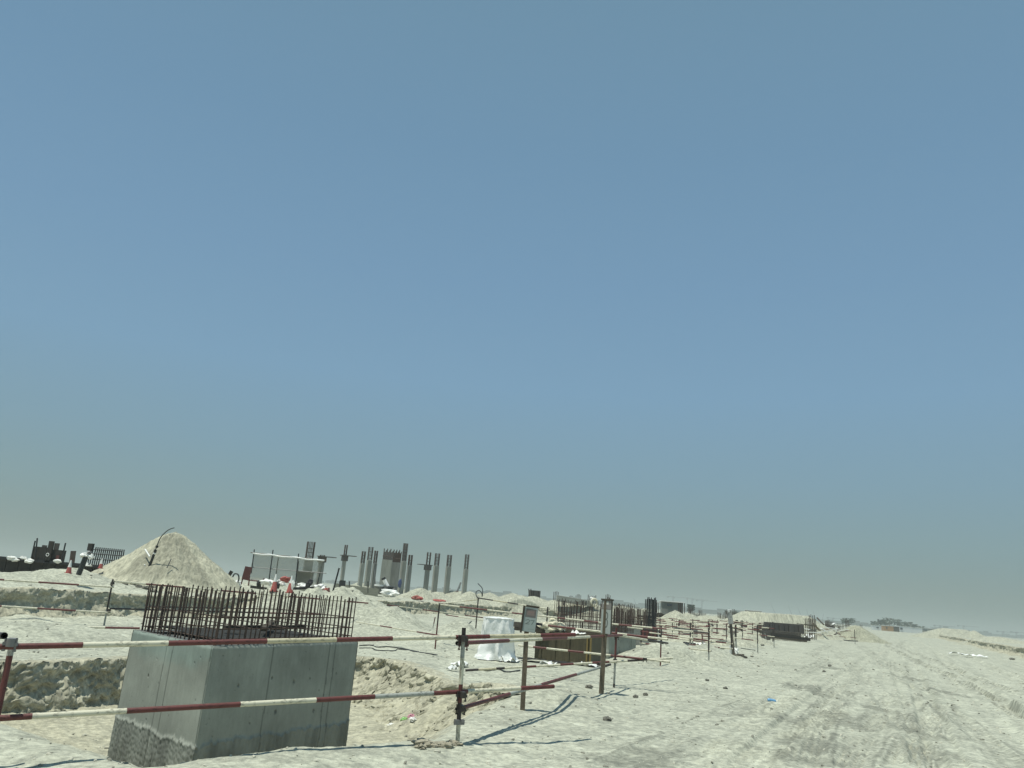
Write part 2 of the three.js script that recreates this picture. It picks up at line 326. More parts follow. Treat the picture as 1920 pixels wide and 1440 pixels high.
    for (const [cx, cd, rx, rd] of moistBlobs) { const q = ((x - cx) / rx) ** 2 + ((D - cd) / rd) ** 2; if (q < 2) { const m = sst(1.6, 0.5, q + 2.2 * fbm(u / 0.9, v / 0.1, 3, 8.3) + 0.8 * fbm(x / 0.08, D / 0.08, 2, 3.3)); dark = Math.max(dark, 0.62 * m); h += 0.012 * m * fbm(x / 0.07, D / 0.1, 3, 1.3); } }
  }
  return [h, fresh, dark, road, pale];
}
const hAt = (x, z) => groundInfo(x, -z)[0];
const drop = (px, py, dy = 0) => { let y = 0, p; for (let i = 0; i < 6; i++) { p = onY(px, py, y); y = hAt(p.x, p.z); } p.y = y + dy; return p; }; // where the pixel meets the ground
const gp = (px, D) => { const p = at(px, 1120 , D); let y = 0; for (let i = 0; i < 4; i++) { y = hAt(p.x, p.z); } p.y = y; return p; };

{ // one sheet, finer towards where the photograph looks, out to the horizon
  const ang = []; const A0 = 41 * Math.PI / 180, NA = 760, NC = 64;
  for (let i = 0; i <= NA; i++) ang.push(-A0 + 2 * A0 * i / NA);
  for (let i = 1; i < NC; i++) ang.push(A0 + (2 * Math.PI - 2 * A0) * i / NC);
  const rad = [0.02, 0.7, 1.6, 2.6, 3.5, 4.2, 4.8]; let r = 5.05;
  while (r < 75) { rad.push(r); r *= 1.0037; } while (r < 700) { rad.push(r); r *= 1.013; } while (r < 15000) { rad.push(r); r *= 1.09; }
  const na = ang.length, nr = rad.length, pos = new Float32Array(na * nr * 3), uv = new Float32Array(na * nr * 2), col = new Float32Array(na * nr * 3), idx = [];
  for (let j = 0; j < nr; j++) for (let i = 0; i < na; i++) {
    const a = ang[i], R = rad[j], x = R * Math.sin(a), D = R * Math.cos(a), k = j * na + i;
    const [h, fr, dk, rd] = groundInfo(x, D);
    pos[k * 3] = x; pos[k * 3 + 1] = R > 2500 ? 0 : h; pos[k * 3 + 2] = -D; uv[k * 2] = x / 3.1; uv[k * 2 + 1] = (D + 0.8 * h) / 3.1;
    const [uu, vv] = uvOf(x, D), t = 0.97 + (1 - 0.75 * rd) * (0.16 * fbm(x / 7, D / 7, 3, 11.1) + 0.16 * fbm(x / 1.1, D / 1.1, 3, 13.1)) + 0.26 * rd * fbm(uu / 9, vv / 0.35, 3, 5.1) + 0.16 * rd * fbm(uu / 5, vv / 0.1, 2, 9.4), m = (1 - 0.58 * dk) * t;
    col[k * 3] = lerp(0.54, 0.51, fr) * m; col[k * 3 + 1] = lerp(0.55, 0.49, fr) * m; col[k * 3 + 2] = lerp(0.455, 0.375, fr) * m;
  }
  for (let j = 0; j < nr - 1; j++) for (let i = 0; i < na; i++) { const a = j * na + i, b = j * na + (i + 1) % na, c = a + na, d = b + na; idx.push(a, b, c, b, d, c); }
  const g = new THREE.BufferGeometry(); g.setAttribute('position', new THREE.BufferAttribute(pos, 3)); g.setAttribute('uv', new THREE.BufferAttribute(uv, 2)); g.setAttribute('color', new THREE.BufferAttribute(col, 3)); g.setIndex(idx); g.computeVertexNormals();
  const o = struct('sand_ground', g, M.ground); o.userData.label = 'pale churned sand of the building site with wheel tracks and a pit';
  console.log('ground tris', idx.length / 3);
}

// crumbling faces of the cuts: overhanging crust, broken face, talus at the foot
function bankFace(pts, side, dist, step, rows, label, sc = 1, tal = 0.55, upright = 0.5, rgh = 1) { // pts (x, D); side +1: low ground to the right of the path
  const P = []; for (let i = 1; i < pts.length; i++) { const [ax, ay] = pts[i - 1], [bx_, by_] = pts[i], L = Math.hypot(bx_ - ax, by_ - ay), n = Math.max(1, Math.round(L / step)); for (let k = 0; k < n; k++) P.push([lerp(ax, bx_, k / n), lerp(ay, by_, k / n)]); }
  const pos = [], uv = [], col = [], idx = []; let S = 0;
  const N = P.map((_, i) => { const a = P[Math.max(0, i - 6)], b = P[Math.min(P.length - 1, i + 6)], tx = b[0] - a[0], ty = b[1] - a[1], L = Math.hypot(tx, ty) || 1; return [side * ty / L, -side * tx / L]; });
  let E = P.map(([x, y], i) => { let e = 0; for (let k = 0; k < 12; k++) e += 0.5 * dist(x + N[i][0] * e, y + N[i][1] * e); return clamp(e, -0.9, 0.9); });
  for (let it = 0; it < 2; it++) E = E.map((e, i) => (E[Math.max(0, i - 1)] + e + E[Math.min(E.length - 1, i + 1)]) / 3);
  const rid = (x, y, z) => 1 - 2 * Math.abs(PN.noise(x, y, z));
  for (let i = 0; i < P.length; i++) {
    const [nx, ny] = N[i], cx = P[i][0] + nx * E[i], cy = P[i][1] + ny * E[i]; if (i) S += Math.hypot(P[i][0] - P[i - 1][0], P[i][1] - P[i - 1][1]);
    const yT = hAt(cx - nx * 0.25 * sc, -(cy - ny * 0.25 * sc)), yB = hAt(cx + nx * (tal + 0.2) * sc, -(cy + ny * (tal + 0.2) * sc));
    for (let j = 0; j <= rows; j++) {
      const q = j / rows, y = j === 0 ? yT + 0.004 : lerp(yT + 0.015, yB - 0.03, (j - 1) / (rows - 1));
      let off = j === 0 ? -0.24 : q < 0.1 ? 0.14 : q < upright ? lerp(0.15, 0.15, (q - 0.1) / (upright - 0.1)) : lerp(0.15, tal, Math.pow((q - upright) / (1 - upright), 1.4));
      const X = (cx + nx * off) / sc, Y = y / sc, Z = (cy + ny * off) / sc;
      const big = 0.13 * PN.noise(X * 1.7, Y * 2.2, Z * 1.7) + 0.09 * PN.noise(X * 4.6, Y * 5.2, Z * 4.6) + 0.05 * rid(X * 8.7, Y * 10, Z * 8.7) + 0.03 * PN.noise(X * 19, Y * 21, Z * 19) + 0.02 * PN.noise(X * 41, Y * 41, Z * 41);
      off += j === 0 ? 0 : (big * rgh + 0.01) * (j === rows ? 0.3 : 1) * Math.min(1, 0.3 + q * 6); off *= sc;
      pos.push(cx + nx * off, y + (j > 0 && j < rows ? 0.035 * PN.noise(X * 9, Y * 9, Z * 9 + 5) : 0), -(cy + ny * off)); uv.push(S / 3.1, (y + off) / 2.0);
      const f = 1 + 0.14 * fbm(S / 0.9, y / 0.12, 3, 2.8) + 0.14 * fbm(S / 0.12, y / 0.12, 2, 6.6); col.push(0.51 * f, 0.49 * f, 0.38 * f);
    }
  }
  const n = P.length; for (let i = 0; i < n - 1; i++) for (let j = 0; j < rows; j++) { const a = i * (rows + 1) + j, b = a + rows + 1; idx.push(a, b, a + 1, b, b + 1, a + 1); }
  const g = new THREE.BufferGeometry(); g.setAttribute('position', new THREE.Float32BufferAttribute(pos, 3)); g.setAttribute('uv', new THREE.Float32BufferAttribute(uv, 2)); g.setAttribute('color', new THREE.Float32BufferAttribute(col, 3)); g.setIndex(idx); g.computeVertexNormals();
  const o = struct('cut_bank', g, M.heap); o.userData.label = label;
}
bankFace(rim.slice(0, 10), 1, (x, D) => -pitD(x, D)[0], 0.022, 30, 'crumbling sand face at the back of the plinth pit', 1, 0.3, 0.5, 1.15);
bankFace(rim.slice(9, 15), 1, (x, D) => -pitD(x, D)[0], 0.02, 34, 'lumpy broken slope at the end of the plinth pit', 1, 1.15, 0.14, 1.25);
bankFace(scarp, 1, (x, D) => scarpD(x, D), 0.045, 22, 'dark cut bank closing the excavation');
bankFace([...Array(90)].map((_, i) => xdOf(22 + i * 2.6, -9.6)), -1, (x, D) => { const [u, v] = uvOf(x, D); return rightEdge(u) - v; }, 0.16, 14, 'crumbling bank along the right of the road', 1.35);

// ------------------------------------------------------------------ sand heaps
function sandHeap(px, py, D, slope, label, opt = {}) {
  const ap = at(px, py, D), g0 = hAt(ap.x, ap.z) - 0.03, hp = ap.y - g0, R = hp / Math.tan(slope * Math.PI / 180) * 1.14, sx = opt.sx ?? 1, sd = opt.sd ?? 1;
  const nA = opt.nA ?? 140, nR = opt.nR ?? 46, pos = [], uv = [], col = [], idx = [], sd0 = opt.seed ?? 1;
  for (let j = 0; j <= nR; j++) for (let i = 0; i < nA; i++) {
    const a = i / nA * 2 * Math.PI, q = j / nR, rr = R * q * (1 + 0.1 * fbm(Math.cos(a) * 1.3 + sd0, Math.sin(a) * 1.3, 3)), x = ap.x + rr * Math.cos(a) * sx, z = ap.z + rr * Math.sin(a) * sd;
    const flat = opt.flat ?? 0; let prof = 1 - Math.max(0, q - flat) / (1 - flat); prof = prof < 0.2 ? prof * prof / 0.4 + prof * 0 + (prof < 0.2 ? 0 : 0) : prof - 0.1; prof /= 0.9;
    const round = hp * 0.06 * Math.exp(-((q / 0.08) ** 2));
    const rough = (0.10 * fbm(x / 0.9 + sd0, z / 0.9, 4) + 0.045 * fbm(x / 0.25 + sd0, z / 0.25, 2) + 0.03 * fbm(Math.cos(a) * 6 + sd0, Math.sin(a) * 6 + q * 0.6, 2)) * Math.min(1, hp) * Math.min(1, q * 6) * (opt.rough ?? 1);
    const y = (q > 0.985 ? -0.08 : 0) + hAt(x, z) * q + g0 * (1 - q) + hp * prof - round + rough * (1 - q * 0.5);
    pos.push(x, y, z); uv.push(x / 3.1, (z + y * 0.7) / 3.1);
    let m = 1 + 0.14 * fbm(x / 1.5, z / 1.5 + y, 3, 2.2); if (opt.patch) m *= opt.patch(a, q, x, y, z);
    const c = opt.col ?? [0.52, 0.52, 0.42]; col.push(c[0] * m, c[1] * m, c[2] * m);
  }
  for (let j = 0; j < nR; j++) for (let i = 0; i < nA; i++) { const a = j * nA + i, b = j * nA + (i + 1) % nA, c = a + nA, d = b + nA; idx.push(a, b, c, b, d, c); }
  const g = new THREE.BufferGeometry(); g.setAttribute('position', new THREE.Float32BufferAttribute(pos, 3)); g.setAttribute('uv', new THREE.Float32BufferAttribute(uv, 2)); g.setAttribute('color', new THREE.Float32BufferAttribute(col, 3)); g.setIndex(idx); g.computeVertexNormals();
  return single('sand_heap', g, M.heap, label, 'sand heap', V(ap.x, g0, ap.z), 'sand heaps');
}
// the tall heap: a darker band runs down its front from the tip
sandHeap(331, 990, 33.5, 38, 'tallest cone of sand, with a black bent cable in front of it', { nA: 300, nR: 100, seed: 3, rough: 2.2, sx: 1.02, col: [0.53, 0.515, 0.4],
  patch: (a, q, x, y, z) => { const s = Math.sin(a - 1.18); return 1 - 0.34 * sst(0.04, 0.12, q) * sst(0.72, 0.56, Math.abs(a - 1.2 + 0.12 * fbm(x * 1.6, y * 1.6, 3))) * sst(0.86, 0.74, q + 0.1 * fbm(x, z, 3)) * (0.85 + 0.3 * fbm(x * 3, y * 3, 3, 1.7)); } });
sandHeap(290, 1076, 32, 20, 'low spread of sand at the foot of the tall heap', { nA: 160, nR: 40, seed: 51, rough: 2.6, sx: 1.25, sd: 0.7, col: [0.53, 0.515, 0.4] });
const heapSpecs = [
  [790, 1101, 62, 30, 'pale sand heap with a red bag on its slope, in front of the bare columns', 1.25, 1],
  [820, 1108, 66, 28, 'low sand heap behind the heap with the red bag', 1.2, 1],
  [882, 1107, 64, 32, 'sand heap beside the wire loop standing in the bank', 1.1, 1],
  [962, 1110, 68, 30, 'broad sand heap in front of the small grey formwork box', 1.35, 1.2],
  [1002, 1116, 72, 27, 'sand heap on the far side of the small grey formwork box', 1.5, 1],
  [1060, 1122, 71, 26, 'long low sand heap behind the rebar cage with the pale sacks', 1.9, 1],
  [1112, 1127, 70, 32, 'small sand heap holding a coil of pale hose', 0.9, 1],
  [1165, 1133, 72, 25, 'long sand heap behind the numbered upright board', 1.8, 1],
  [1212, 1138, 76, 30, 'small sand heap beside the black starter bars', 1.2, 1],
  [1266, 1141, 55, 36, 'rounded sand heap in front of the far grey wall', 1.0, 1],
  [1290, 1146, 60, 33, 'smaller sand heap beside the heap by the far grey wall', 1.2, 1],
  [1327, 1151, 66, 28, 'low sand heap behind the stacked barrier rails', 1.6, 1],
  [1400, 1152, 78, 30, 'sand heap behind the leaning sign post', 1.2, 1],
  [1455, 1151, 82, 32, 'wide flat-topped sand heap behind the stack of formwork panels', 2.0, 1, 0.45],
  [1784, 1179, 175, 24, 'wide pale sand heap beyond the bank along the road', 2.6, 1, 0.3],
  [1826, 1181, 150, 30, 'cone of sand beyond the bank along the road', 1.0, 1],
  [1873, 1193, 110, 20, 'long low sand heap beyond the bank along the road', 2.6, 1],
];
heapSpecs.forEach(([px, py, D, sl, lb, sx, sd, flat], i) => sandHeap(px, py, D, sl, lb, { sx, sd, flat, seed: 10 + i * 3.7, nA: 110, nR: 34 }));
{ const r = rng(733); for (let k = 0; k < 40; k++) { const px = 1215 + 190 * r(), D = 42 + 24 * r(), p = at(px, 1150, D), [, v] = uvOf(p.x, D); if (v < 8) continue; const top = hAt(p.x, -D) + 0.3 + 0.45 * r(), py = proj(V(p.x, top, -D))[1]; sandHeap(px, py, D, 24 + 10 * r(), 'small spoil heap among the barrier rails of the nearer plots', { sx: 1 + r(), seed: 400 + k * 1.7, nA: 44, nR: 14, rough: 2.2 }); } }
{ const r = rng(611); let n = 0; for (let k = 0; k < 160 && n < 64; k++) { const px = 640 + 1000 * r(), D = 62 + 170 * r() * r(), p = at(px, 1120, D), [, v] = uvOf(p.x, D); if (v < 7 || (px > 1380 && D < 95)) continue; const g = hAt(p.x, -D), top = g + 0.5 + (D < 90 ? 0.6 : 1.0) * r(), py = proj(V(p.x, top, -D))[1]; sandHeap(px, py, D, 26 + 9 * r(), 'small spoil heap among the rebar stubs of the far plots', { sx: 1 + 0.9 * r(), seed: 200 + k * 1.7, nA: 44, nR: 14, rough: 1.6 }); n++; } }
{ const r = rng(17); for (let k = 0; k < 26; k++) { const px = 215 + 230 * r(), p = gp(px, 29.2 + 2.2 * r()), s = 0.05 + 0.12 * r() * r(); p.y += s * 0.2; single('sand_clod', lump(p, s * 1.2, s * 0.8, s, k * 3.1, 0.45, 2, 2), M.stone, 'grey clod fallen at the foot of the tall sand heap', 'clod', p, 'clods at the foot of the tall heap'); } }
sandHeap(1604, 1170, 84, 31, 'greenish grey cone of sand beside the road, near the orange containers', { seed: 77, sx: 1.15, col: [0.43, 0.43, 0.33], nA: 140 });

// ------------------------------------------------------------------ painted scaffold tubes
const RED = [0.15, 0.042, 0.038], WHT = [0.74, 0.73, 0.6], GRY = [0.42, 0.45, 0.43], DRK = [0.04, 0.03, 0.028], PAL = [0.6, 0.57, 0.42];
const colOf = { r: RED, w: WHT, g: GRY, d: DRK, p: PAL };
function bandedTube(p0, p1, r, bands, cols, seg = 12) { // bands: t values of paint edges; hollow open ends
  const d = p1.clone().sub(p0), L = d.length(), z = d.clone().normalize(), x = (Math.abs(z.y) > 0.9 ? V(1, 0, 0) : V(0, 1, 0)).cross(z).normalize(), y = z.clone().cross(x);
  const pos = [], nor = [], uv = [], col = [], idx = [];
  const ring = (t, rad, c, nz, off) => { const b = pos.length / 3; for (let i = 0; i <= seg; i++) { const a = i / seg * 2 * Math.PI, ca = Math.cos(a), sa = Math.sin(a), n = x.clone().multiplyScalar(ca).addScaledVector(y, sa), p = p0.clone().addScaledVector(z, t * L).addScaledVector(n, rad); pos.push(p.x, p.y, p.z); if (nz) nor.push(z.x * nz, z.y * nz, z.z * nz); else nor.push(n.x * (off ?? 1), n.y * (off ?? 1), n.z * (off ?? 1)); uv.push(t * L * 1.3 + p0.x, i / seg * 0.35); col.push(...c); } return b; };
  const join = (a, b) => { for (let i = 0; i < seg; i++) idx.push(a + i, a + i + 1, b + i, a + i + 1, b + i + 1, b + i); };
  const ts = [0, ...bands, 1]; for (let k = 0; k < ts.length - 1; k++) { const c = colOf[cols[k % cols.length]]; join(ring(ts[k], r, c), ring(ts[k + 1], r, c)); }
  for (const e of [0, 1]) { const c = DRK, dt = Math.min(0.1, 0.2 / L), q = e ? -1 : 1; join(ring(e, r, c, e ? 1 : -1), ring(e, r * 0.86, c, e ? 1 : -1)); join(ring(e, r * 0.86, c, 0, -1), ring(e + q * dt, r * 0.86, c, 0, -1)); join(ring(e + q * dt, r * 0.86, c, e ? 1 : -1), ring(e + q * dt, 0.0005, c, e ? 1 : -1)); }
  const g = new THREE.BufferGeometry(); g.setAttribute('position', new THREE.Float32BufferAttribute(pos, 3)); g.setAttribute('normal', new THREE.Float32BufferAttribute(nor, 3)); g.setAttribute('uv', new THREE.Float32BufferAttribute(uv, 2)); g.setAttribute('color', new THREE.Float32BufferAttribute(col, 3)); g.setIndex(idx); return g;
}
function pxToT(p0, p1, px) { let a = -0.5, b = 1.5; const f = (t) => proj(p0.clone().lerp(p1, t))[0]; const inc = f(1) > f(0); for (let i = 0; i < 40; i++) { const m = (a + b) / 2; if ((f(m) < px) === inc) a = m; else b = m; } return (a + b) / 2; }
const RT = 0.0242;
function railPx(parent, a, b, pxBands, cols, r = RT) { const p0 = at(...a), p1 = at(...b); const bands = pxBands.map((q) => clamp(pxToT(p0, p1, q), 0.001, 0.999)); part('rail', bandedTube(p0, p1, r, bands, cols), M.painted, parent); return [p0, p1]; }
function evenBands(L, step, seed) { const rr = rng(seed), out = []; let s = step * (0.3 + 0.6 * rr()); while (s < L - 0.1) { out.push(s / L); s += step * (0.85 + 0.4 * rr()); } return out; }
function railW(parent, p0, p1, seed, step = 0.6, r = RT, cols = seed % 2 ? 'rw' : 'wr') { part('rail', bandedTube(p0, p1, r, evenBands(p0.distanceTo(p1), step, seed), cols, 8), M.painted, parent); }
function postW(parent, base, top, bands, cols, r = RT) { part('post', bandedTube(base, top, r, bands, cols), M.painted, parent); }
function coupler(parent, c, dirA, m = M.coupler, s = 1) { // two clamp halves and bolts
  const a = dirA.clone().normalize(); const g = [];
  g.push(rod(c.clone().addScaledVector(a, -0.03 * s), c.clone().addScaledVector(a, 0.03 * s), 0.036 * s, 10));
  const c2 = c.clone().add(V(0.012, 0, 0.045).multiplyScalar(s)); g.push(rod(c2.clone().add(V(0, -0.032 * s, 0)), c2.clone().add(V(0, 0.032 * s, 0)), 0.034 * s, 10));
  const body = part('coupler', g, m, parent);
  for (const k of [-1, 1]) { const q = c.clone().add(V(0.045 * k, -0.012, 0.03).multiplyScalar(s)); part('bolt', [rod(q.clone().add(V(0, -0.05 * s, 0)), q.clone().add(V(0, 0.05 * s, 0)), 0.008 * s, 6), bx(q, 0.03 * s, 0.026 * s, 0.034 * s, 0.4), bx(q.clone().add(V(0, -0.05 * s, 0)), 0.022 * s, 0.016 * s, 0.022 * s, 0.2)], m, body); }
}

// --- barrier in front of the plinth pit
{
  const b1 = drop(859, 1396), D1 = -b1.z, t1 = at(870, 1177, D1);
  const f = thing('tube_barrier', 'red and white tube barrier running in front of the large concrete plinth', 'barrier', b1.clone(), 'red and white tube barriers');
  b1.y -= 0.25; postW(f, b1, t1, [0.17 + 0.17, 0.17 + 0.29, 0.17 + 0.42, 0.17 + 0.735 * 0.83, 0.93], 'wdrwgd');
  const Dr = D1 - 0.05, D0 = D1 * 0.715;
  railPx(f, [-60, 1214, D0 * 0.985], [1078, 1190, D1 * 1.115], [155, 315, 500, 630, 735, 853, 917, 1012], 'rwrprwrpr');
  railPx(f, [-60, 1350, D0 * 0.99], [1038, 1287, D1 * 1.09], [60, 237, 450, 592, 702, 812, 876, 975], 'rwrwrgrwr');
  // leaning post at the frame's left and the stub of another tube beyond it
  const l0 = at(-26, 1440, D0 * 1.02), l1 = at(25, 1197, D0 * 1.03); postW(f, l0, l1, [0.86], 'rg');
  const s0 = at(-60, 1190, D0 * 1.06), s1 = at(8, 1192, D0 * 0.9); part('rail', bandedTube(s0, s1, RT, [], 'd'), M.painted, f);
  for (const [px, py] of [[868, 1197], [866, 1302]]) coupler(f, at(px, py, D1 - 0.02), V(0.8, 0, -0.6));
  coupler(f, at(24, 1204, D0 * 1.01), V(0.8, 0, -0.6), M.galv);
  const k = at(861, 1354, D1 - 0.02); part('coupler', [bx(k, 0.11, 0.05, 0.05, 0.5), rod(k.clone().add(V(-0.05, -0.03, 0.02)), k.clone().add(V(-0.05, 0.03, 0.02)), 0.009), bx(k.clone().add(V(0.04, 0.02, 0.03)), 0.03, 0.03, 0.03)], M.galv, f);
  // --- barrier turning the corner away from the road
  const b2 = drop(1151, 1289), D2 = -b2.z, t2 = at(1156, 1177, D2);
  const g = thing('tube_barrier', 'red and white tube barrier between the sign posts, tubes fanning from a thin post', 'barrier', b2.clone(), 'red and white tube barriers');
  b2.y -= 0.2; postW(g, b2, t2, [0.15 + 0.83 * 0.06, 0.15 + 0.83 * 0.42, 0.15 + 0.83 * 0.5], 'dgdr', 0.022);
  railPx(g, [857, 1206, D1 + 0.05], [1166, 1191, D2 + 0.1], [953, 1015, 1062, 1105], 'rwrwr');
  railPx(g, [861, 1329, D1 + 0.05], [1144, 1246, D2 * 0.97], [955, 1013, 1080, 1126], 'rgrgd');
  railPx(g, [1028, 1173, D2 + 0.95], [1252, 1199, D2 - 0.25], [1080, 1127, 1156, 1176, 1215], 'rwrwrw', 0.022);
  railPx(g, [1138, 1188, D2 + 0.2], [1252, 1206, D2 + 2.8], [1178, 1213], 'wwd', 0.022);
  railPx(g, [972, 1210, D2 + 1.0], [1256, 1241, D2 - 0.25], [1000, 1025, 1065, 1095, 1145, 1210], 'wrwrwrw', 0.022);
  railPx(g, [873, 1257, D2 - 1.1], [1261, 1234, D2 + 0.25], [897, 930, 946, 983, 1005, 1050, 1075, 1110, 1142, 1176, 1207], 'dpdwrwrwrwdw', 0.022);
  for (const [px, py, dd, mm] of [[869, 1207, D1, M.rustCoupler], [864, 1327, D1, M.coupler]]) coupler(g, at(px, py, dd + 0.07), V(0.35, 0, -0.93), mm);
  for (const [px, py] of [[1156, 1194], [1153, 1238], [1209, 1236]]) coupler(g, at(px, py, D2 - (px > 1200 ? 0.1 : 0)), V(0.9, 0, -0.4), M.coupler, 0.8);
  coupler(g, at(1124, 1245, D2 * 0.975), V(0.4, 0, -0.9), M.coupler, 0.9);
  console.log('P1', D1, b1, t1.y, 'P2', D2, t2.y);
}
// --- barrier at the left, beyond the pit
{
  const b = drop(195, 1173), D = -b.z, t = at(212, 1086, D);
  const f = thing('tube_barrier', 'red and white tube barrier in front of the dark cut bank', 'barrier', b.clone(), 'red and white tube barriers');
  const bb = b.clone(); bb.y -= 0.2; postW(f, bb, t, [0.43], 'gd');
  railPx(f, [-40, 1084, D * 0.93], [214, 1101, D], [8, 72, 148], 'rwrw');
  railPx(f, [-40, 1134, D * 0.93], [208, 1149, D], [3, 70, 142], 'rwrw');
  railPx(f, [-40, 1172, D * 0.77], [262, 1178, D * 0.84], [92, 148, 197], 'wrwr');
  railPx(f, [214, 1090, D], [690, 1131, D * 1.3], [273, 346, 415, 480, 540, 600, 650], 'wrwrwrwr');
  railPx(f, [207, 1141, D], [600, 1152, D * 1.24], [505], 'dr');
  for (const [px, py] of [[212, 1093], [205, 1144]]) coupler(f, at(px, py, D - 0.02), V(0.9, 0, -0.3));
  console.log('left post', D, t.y);
}
{ // beyond the plinth's right side
  const b = drop(810, 1180), D = -b.z;
  const f = thing('tube_barrier', 'red and white tubes on thin posts crossing the sand slope behind the plinth', 'barrier', b.clone(), 'red and white tube barriers');
  postW(f, b.clone().add(V(0, -0.2, 0)), at(816, 1157, D), [0.6], 'gr', 0.022);
  railPx(f, [671, 1127, D * 0.9], [935, 1162, D * 1.02], [682, 725, 748, 792, 824, 871], 'dwrwrwr', 0.022);
  railPx(f, [836, 1153, D * 1.03], [925, 1166, D * 0.98], [860], 'rw', 0.02);
  railPx(f, [668, 1166, D * 0.75], [832, 1193, D * 0.6], [713, 736, 782], 'wrwr', 0.018);
  const p = at(672, 1125, D * 0.9), q = V(p.x - 0.05, hAt(p.x, p.z) - 0.2, p.z); postW(f, q, p, [0.5], 'dr', 0.022);
  console.log('post 815', D);
}
{ // the cross barrier behind the box and the numbered board
  const D = 23; const f = thing('tube_barrier', 'long red and white rail line passing behind the numbered upright board', 'barrier', gp(824, D), 'red and white tube barriers');
  railPx(f, [822, 1133, D * 1.08], [985, 1152, D * 1.02], [862, 914, 960], 'wrwr', 0.022);
  railPx(f, [980, 1151, D * 1.02], [1132, 1168, D], [1006, 1045, 1060, 1095, 1122], 'rwrwrw', 0.022);
  railPx(f, [1128, 1168, D], [1330, 1187, D * 0.96], [1160, 1185, 1223, 1250, 1300], 'wrwrwd', 0.022);
  railPx(f, [1176, 1176, D * 1.15], [1236, 1183, D * 1.15], [1205], 'wd', 0.022);
  for (const [px, py] of [[824, 1132], [1058, 1156], [1240, 1174]]) { const t = at(px, py, D * 1.05), q = V(t.x, hAt(t.x, t.z) - 0.2, t.z); postW(f, q, t, [0.6], 'rd', 0.022); }
}
{ // further back on the bank, with a thin rope-like tube to the left
  const D = 30; const b = gp(897, D); const f = thing('tube_barrier', 'dark and white rails on posts below the wire loop in the bank', 'barrier', b.clone(), 'red and white tube barriers');
  railPx(f, [895, 1121, D], [1030, 1142, D * 0.9], [925, 952, 972, 993, 1010], 'dpdwrw', 0.022);
  railPx(f, [838, 1131, D * 1.02], [897, 1124, D], [870], 'wp', 0.016);
  for (const px of [897, 1027]) { const t = at(px, px < 900 ? 1120 : 1138, D * (px < 900 ? 1 : 0.9)), q = V(t.x, hAt(t.x, t.z) - 0.2, t.z); postW(f, q, t, [0.3], 'rd', 0.024); }
}
{ // rows of barriers round the plots further along the road
  const lbl = ['barrier of several low rails beside the dark grey block', 'barrier rails crossing the sand before the leaning sign post', 'barrier rails behind the leaning sign post', 'barrier rails beside the stacked formwork panels', 'far barrier rails before the flat-topped sand heap', 'farthest barrier rails by the splintered white boards', 'barrier rails beyond the long sand heap by the numbered board', 'barrier rails near the far grey wall'];
  const rows = [ // list of [pxA, pxB, D, top py offset below horizon..] lines drawn by height above ground
    [1238, 1330, 37, [1.05, 0.85, 0.6, 0.35], 11], [1295, 1372, 33, [0.55, 0.3], 22], [1378, 1420, 40, [1.0, 0.55], 35], [1392, 1450, 48, [1.05, 0.6], 41],
    [1335, 1410, 52, [1.05, 0.7, 0.35], 53], [1525, 1600, 70, [1.05, 0.5], 67], [1190, 1262, 46, [1.05, 0.7], 71], [1255, 1345, 58, [1.05, 0.7, 0.4], 85]];
  for (const [i, q] of [[1205, 1330, 29, [0.75, 0.4], 91], [1180, 1300, 41, [1.05, 0.8, 0.5, 0.25], 95], [1275, 1362, 44, [1.1, 0.85, 0.55, 0.3], 99], [1225, 1345, 50, [1.1, 0.8, 0.5], 103], [1330, 1425, 60, [1.1, 0.75, 0.4], 107], [1400, 1500, 75, [1.1, 0.7], 111], [1290, 1400, 70, [1.1, 0.7, 0.3], 113]].entries()) { rows.push(q); lbl.push(['rails lying low beyond the second plinth foot', 'rails of four tiers beside the rusty formwork block', 'rails of four tiers behind the lone pale-footed post', 'rails of three tiers before the far flat-roofed block', 'rails of three tiers behind the leaning sign, farther off', 'rails of two tiers before the flat-topped heap', 'rails of three tiers among the far spoil heaps'][i]); }
  rows.forEach(([pa, pb, D, hs, sd], i) => {
    const r = rng(sd), A = gp(pa, D * (1 + 0.03 * r())), B = gp(pb, D * (0.94 + 0.06 * r())); const f = thing('tube_barrier', 'red and white ' + lbl[i], 'barrier', A.clone(), 'red and white tube barriers');
    hs.forEach((h, k) => { const n = Math.max(1, Math.round(A.distanceTo(B) / 4)); for (let s = 0; s < n; s++) { const p = A.clone().lerp(B, s / n - 0.02), q = A.clone().lerp(B, (s + 1) / n + 0.03); p.y += h + 0.09 * (r() - 0.5); q.y += h + 0.09 * (r() - 0.5); railW(f, p, q, sd + k * 3 + s, 0.62, 0.024); } });
    const np = Math.max(1, Math.round(A.distanceTo(B) / 3.6)); for (let s = 0; s <= np; s++) { const p = A.clone().lerp(B, s / np), q = p.clone(); p.y = hAt(p.x, p.z) - 0.15; q.y += 1.1 + 0.15 * r(); q.x += 0.06 * (r() - 0.5); postW(f, p, q, [0.4], 'gd', 0.026); }
  });
}
function lonePost(px, pyTop, py, label, r = 0.024, cols = 'gr') {
  const b = drop(px[0], py), t = at(px[1], pyTop, -b.z); const f = single('barrier_post', bandedTube(b.clone().add(V(0, -0.2, 0)), t, r, [0.55], cols, 10), M.painted, label, 'post', b.clone(), 'single barrier posts'); return f;
}
lonePost([1319, 1316], 1188, 1230, 'thin dark post with a pale foot, standing alone beside the black cable');
lonePost([1329, 1328], 1164, 1201, 'dark post at the end of the stacked rails beside the leaning sign', 0.03, 'rd');
lonePost([1449, 1449], 1166, 1203, 'dark post standing in front of the dark timber stack', 0.035, 'dd');
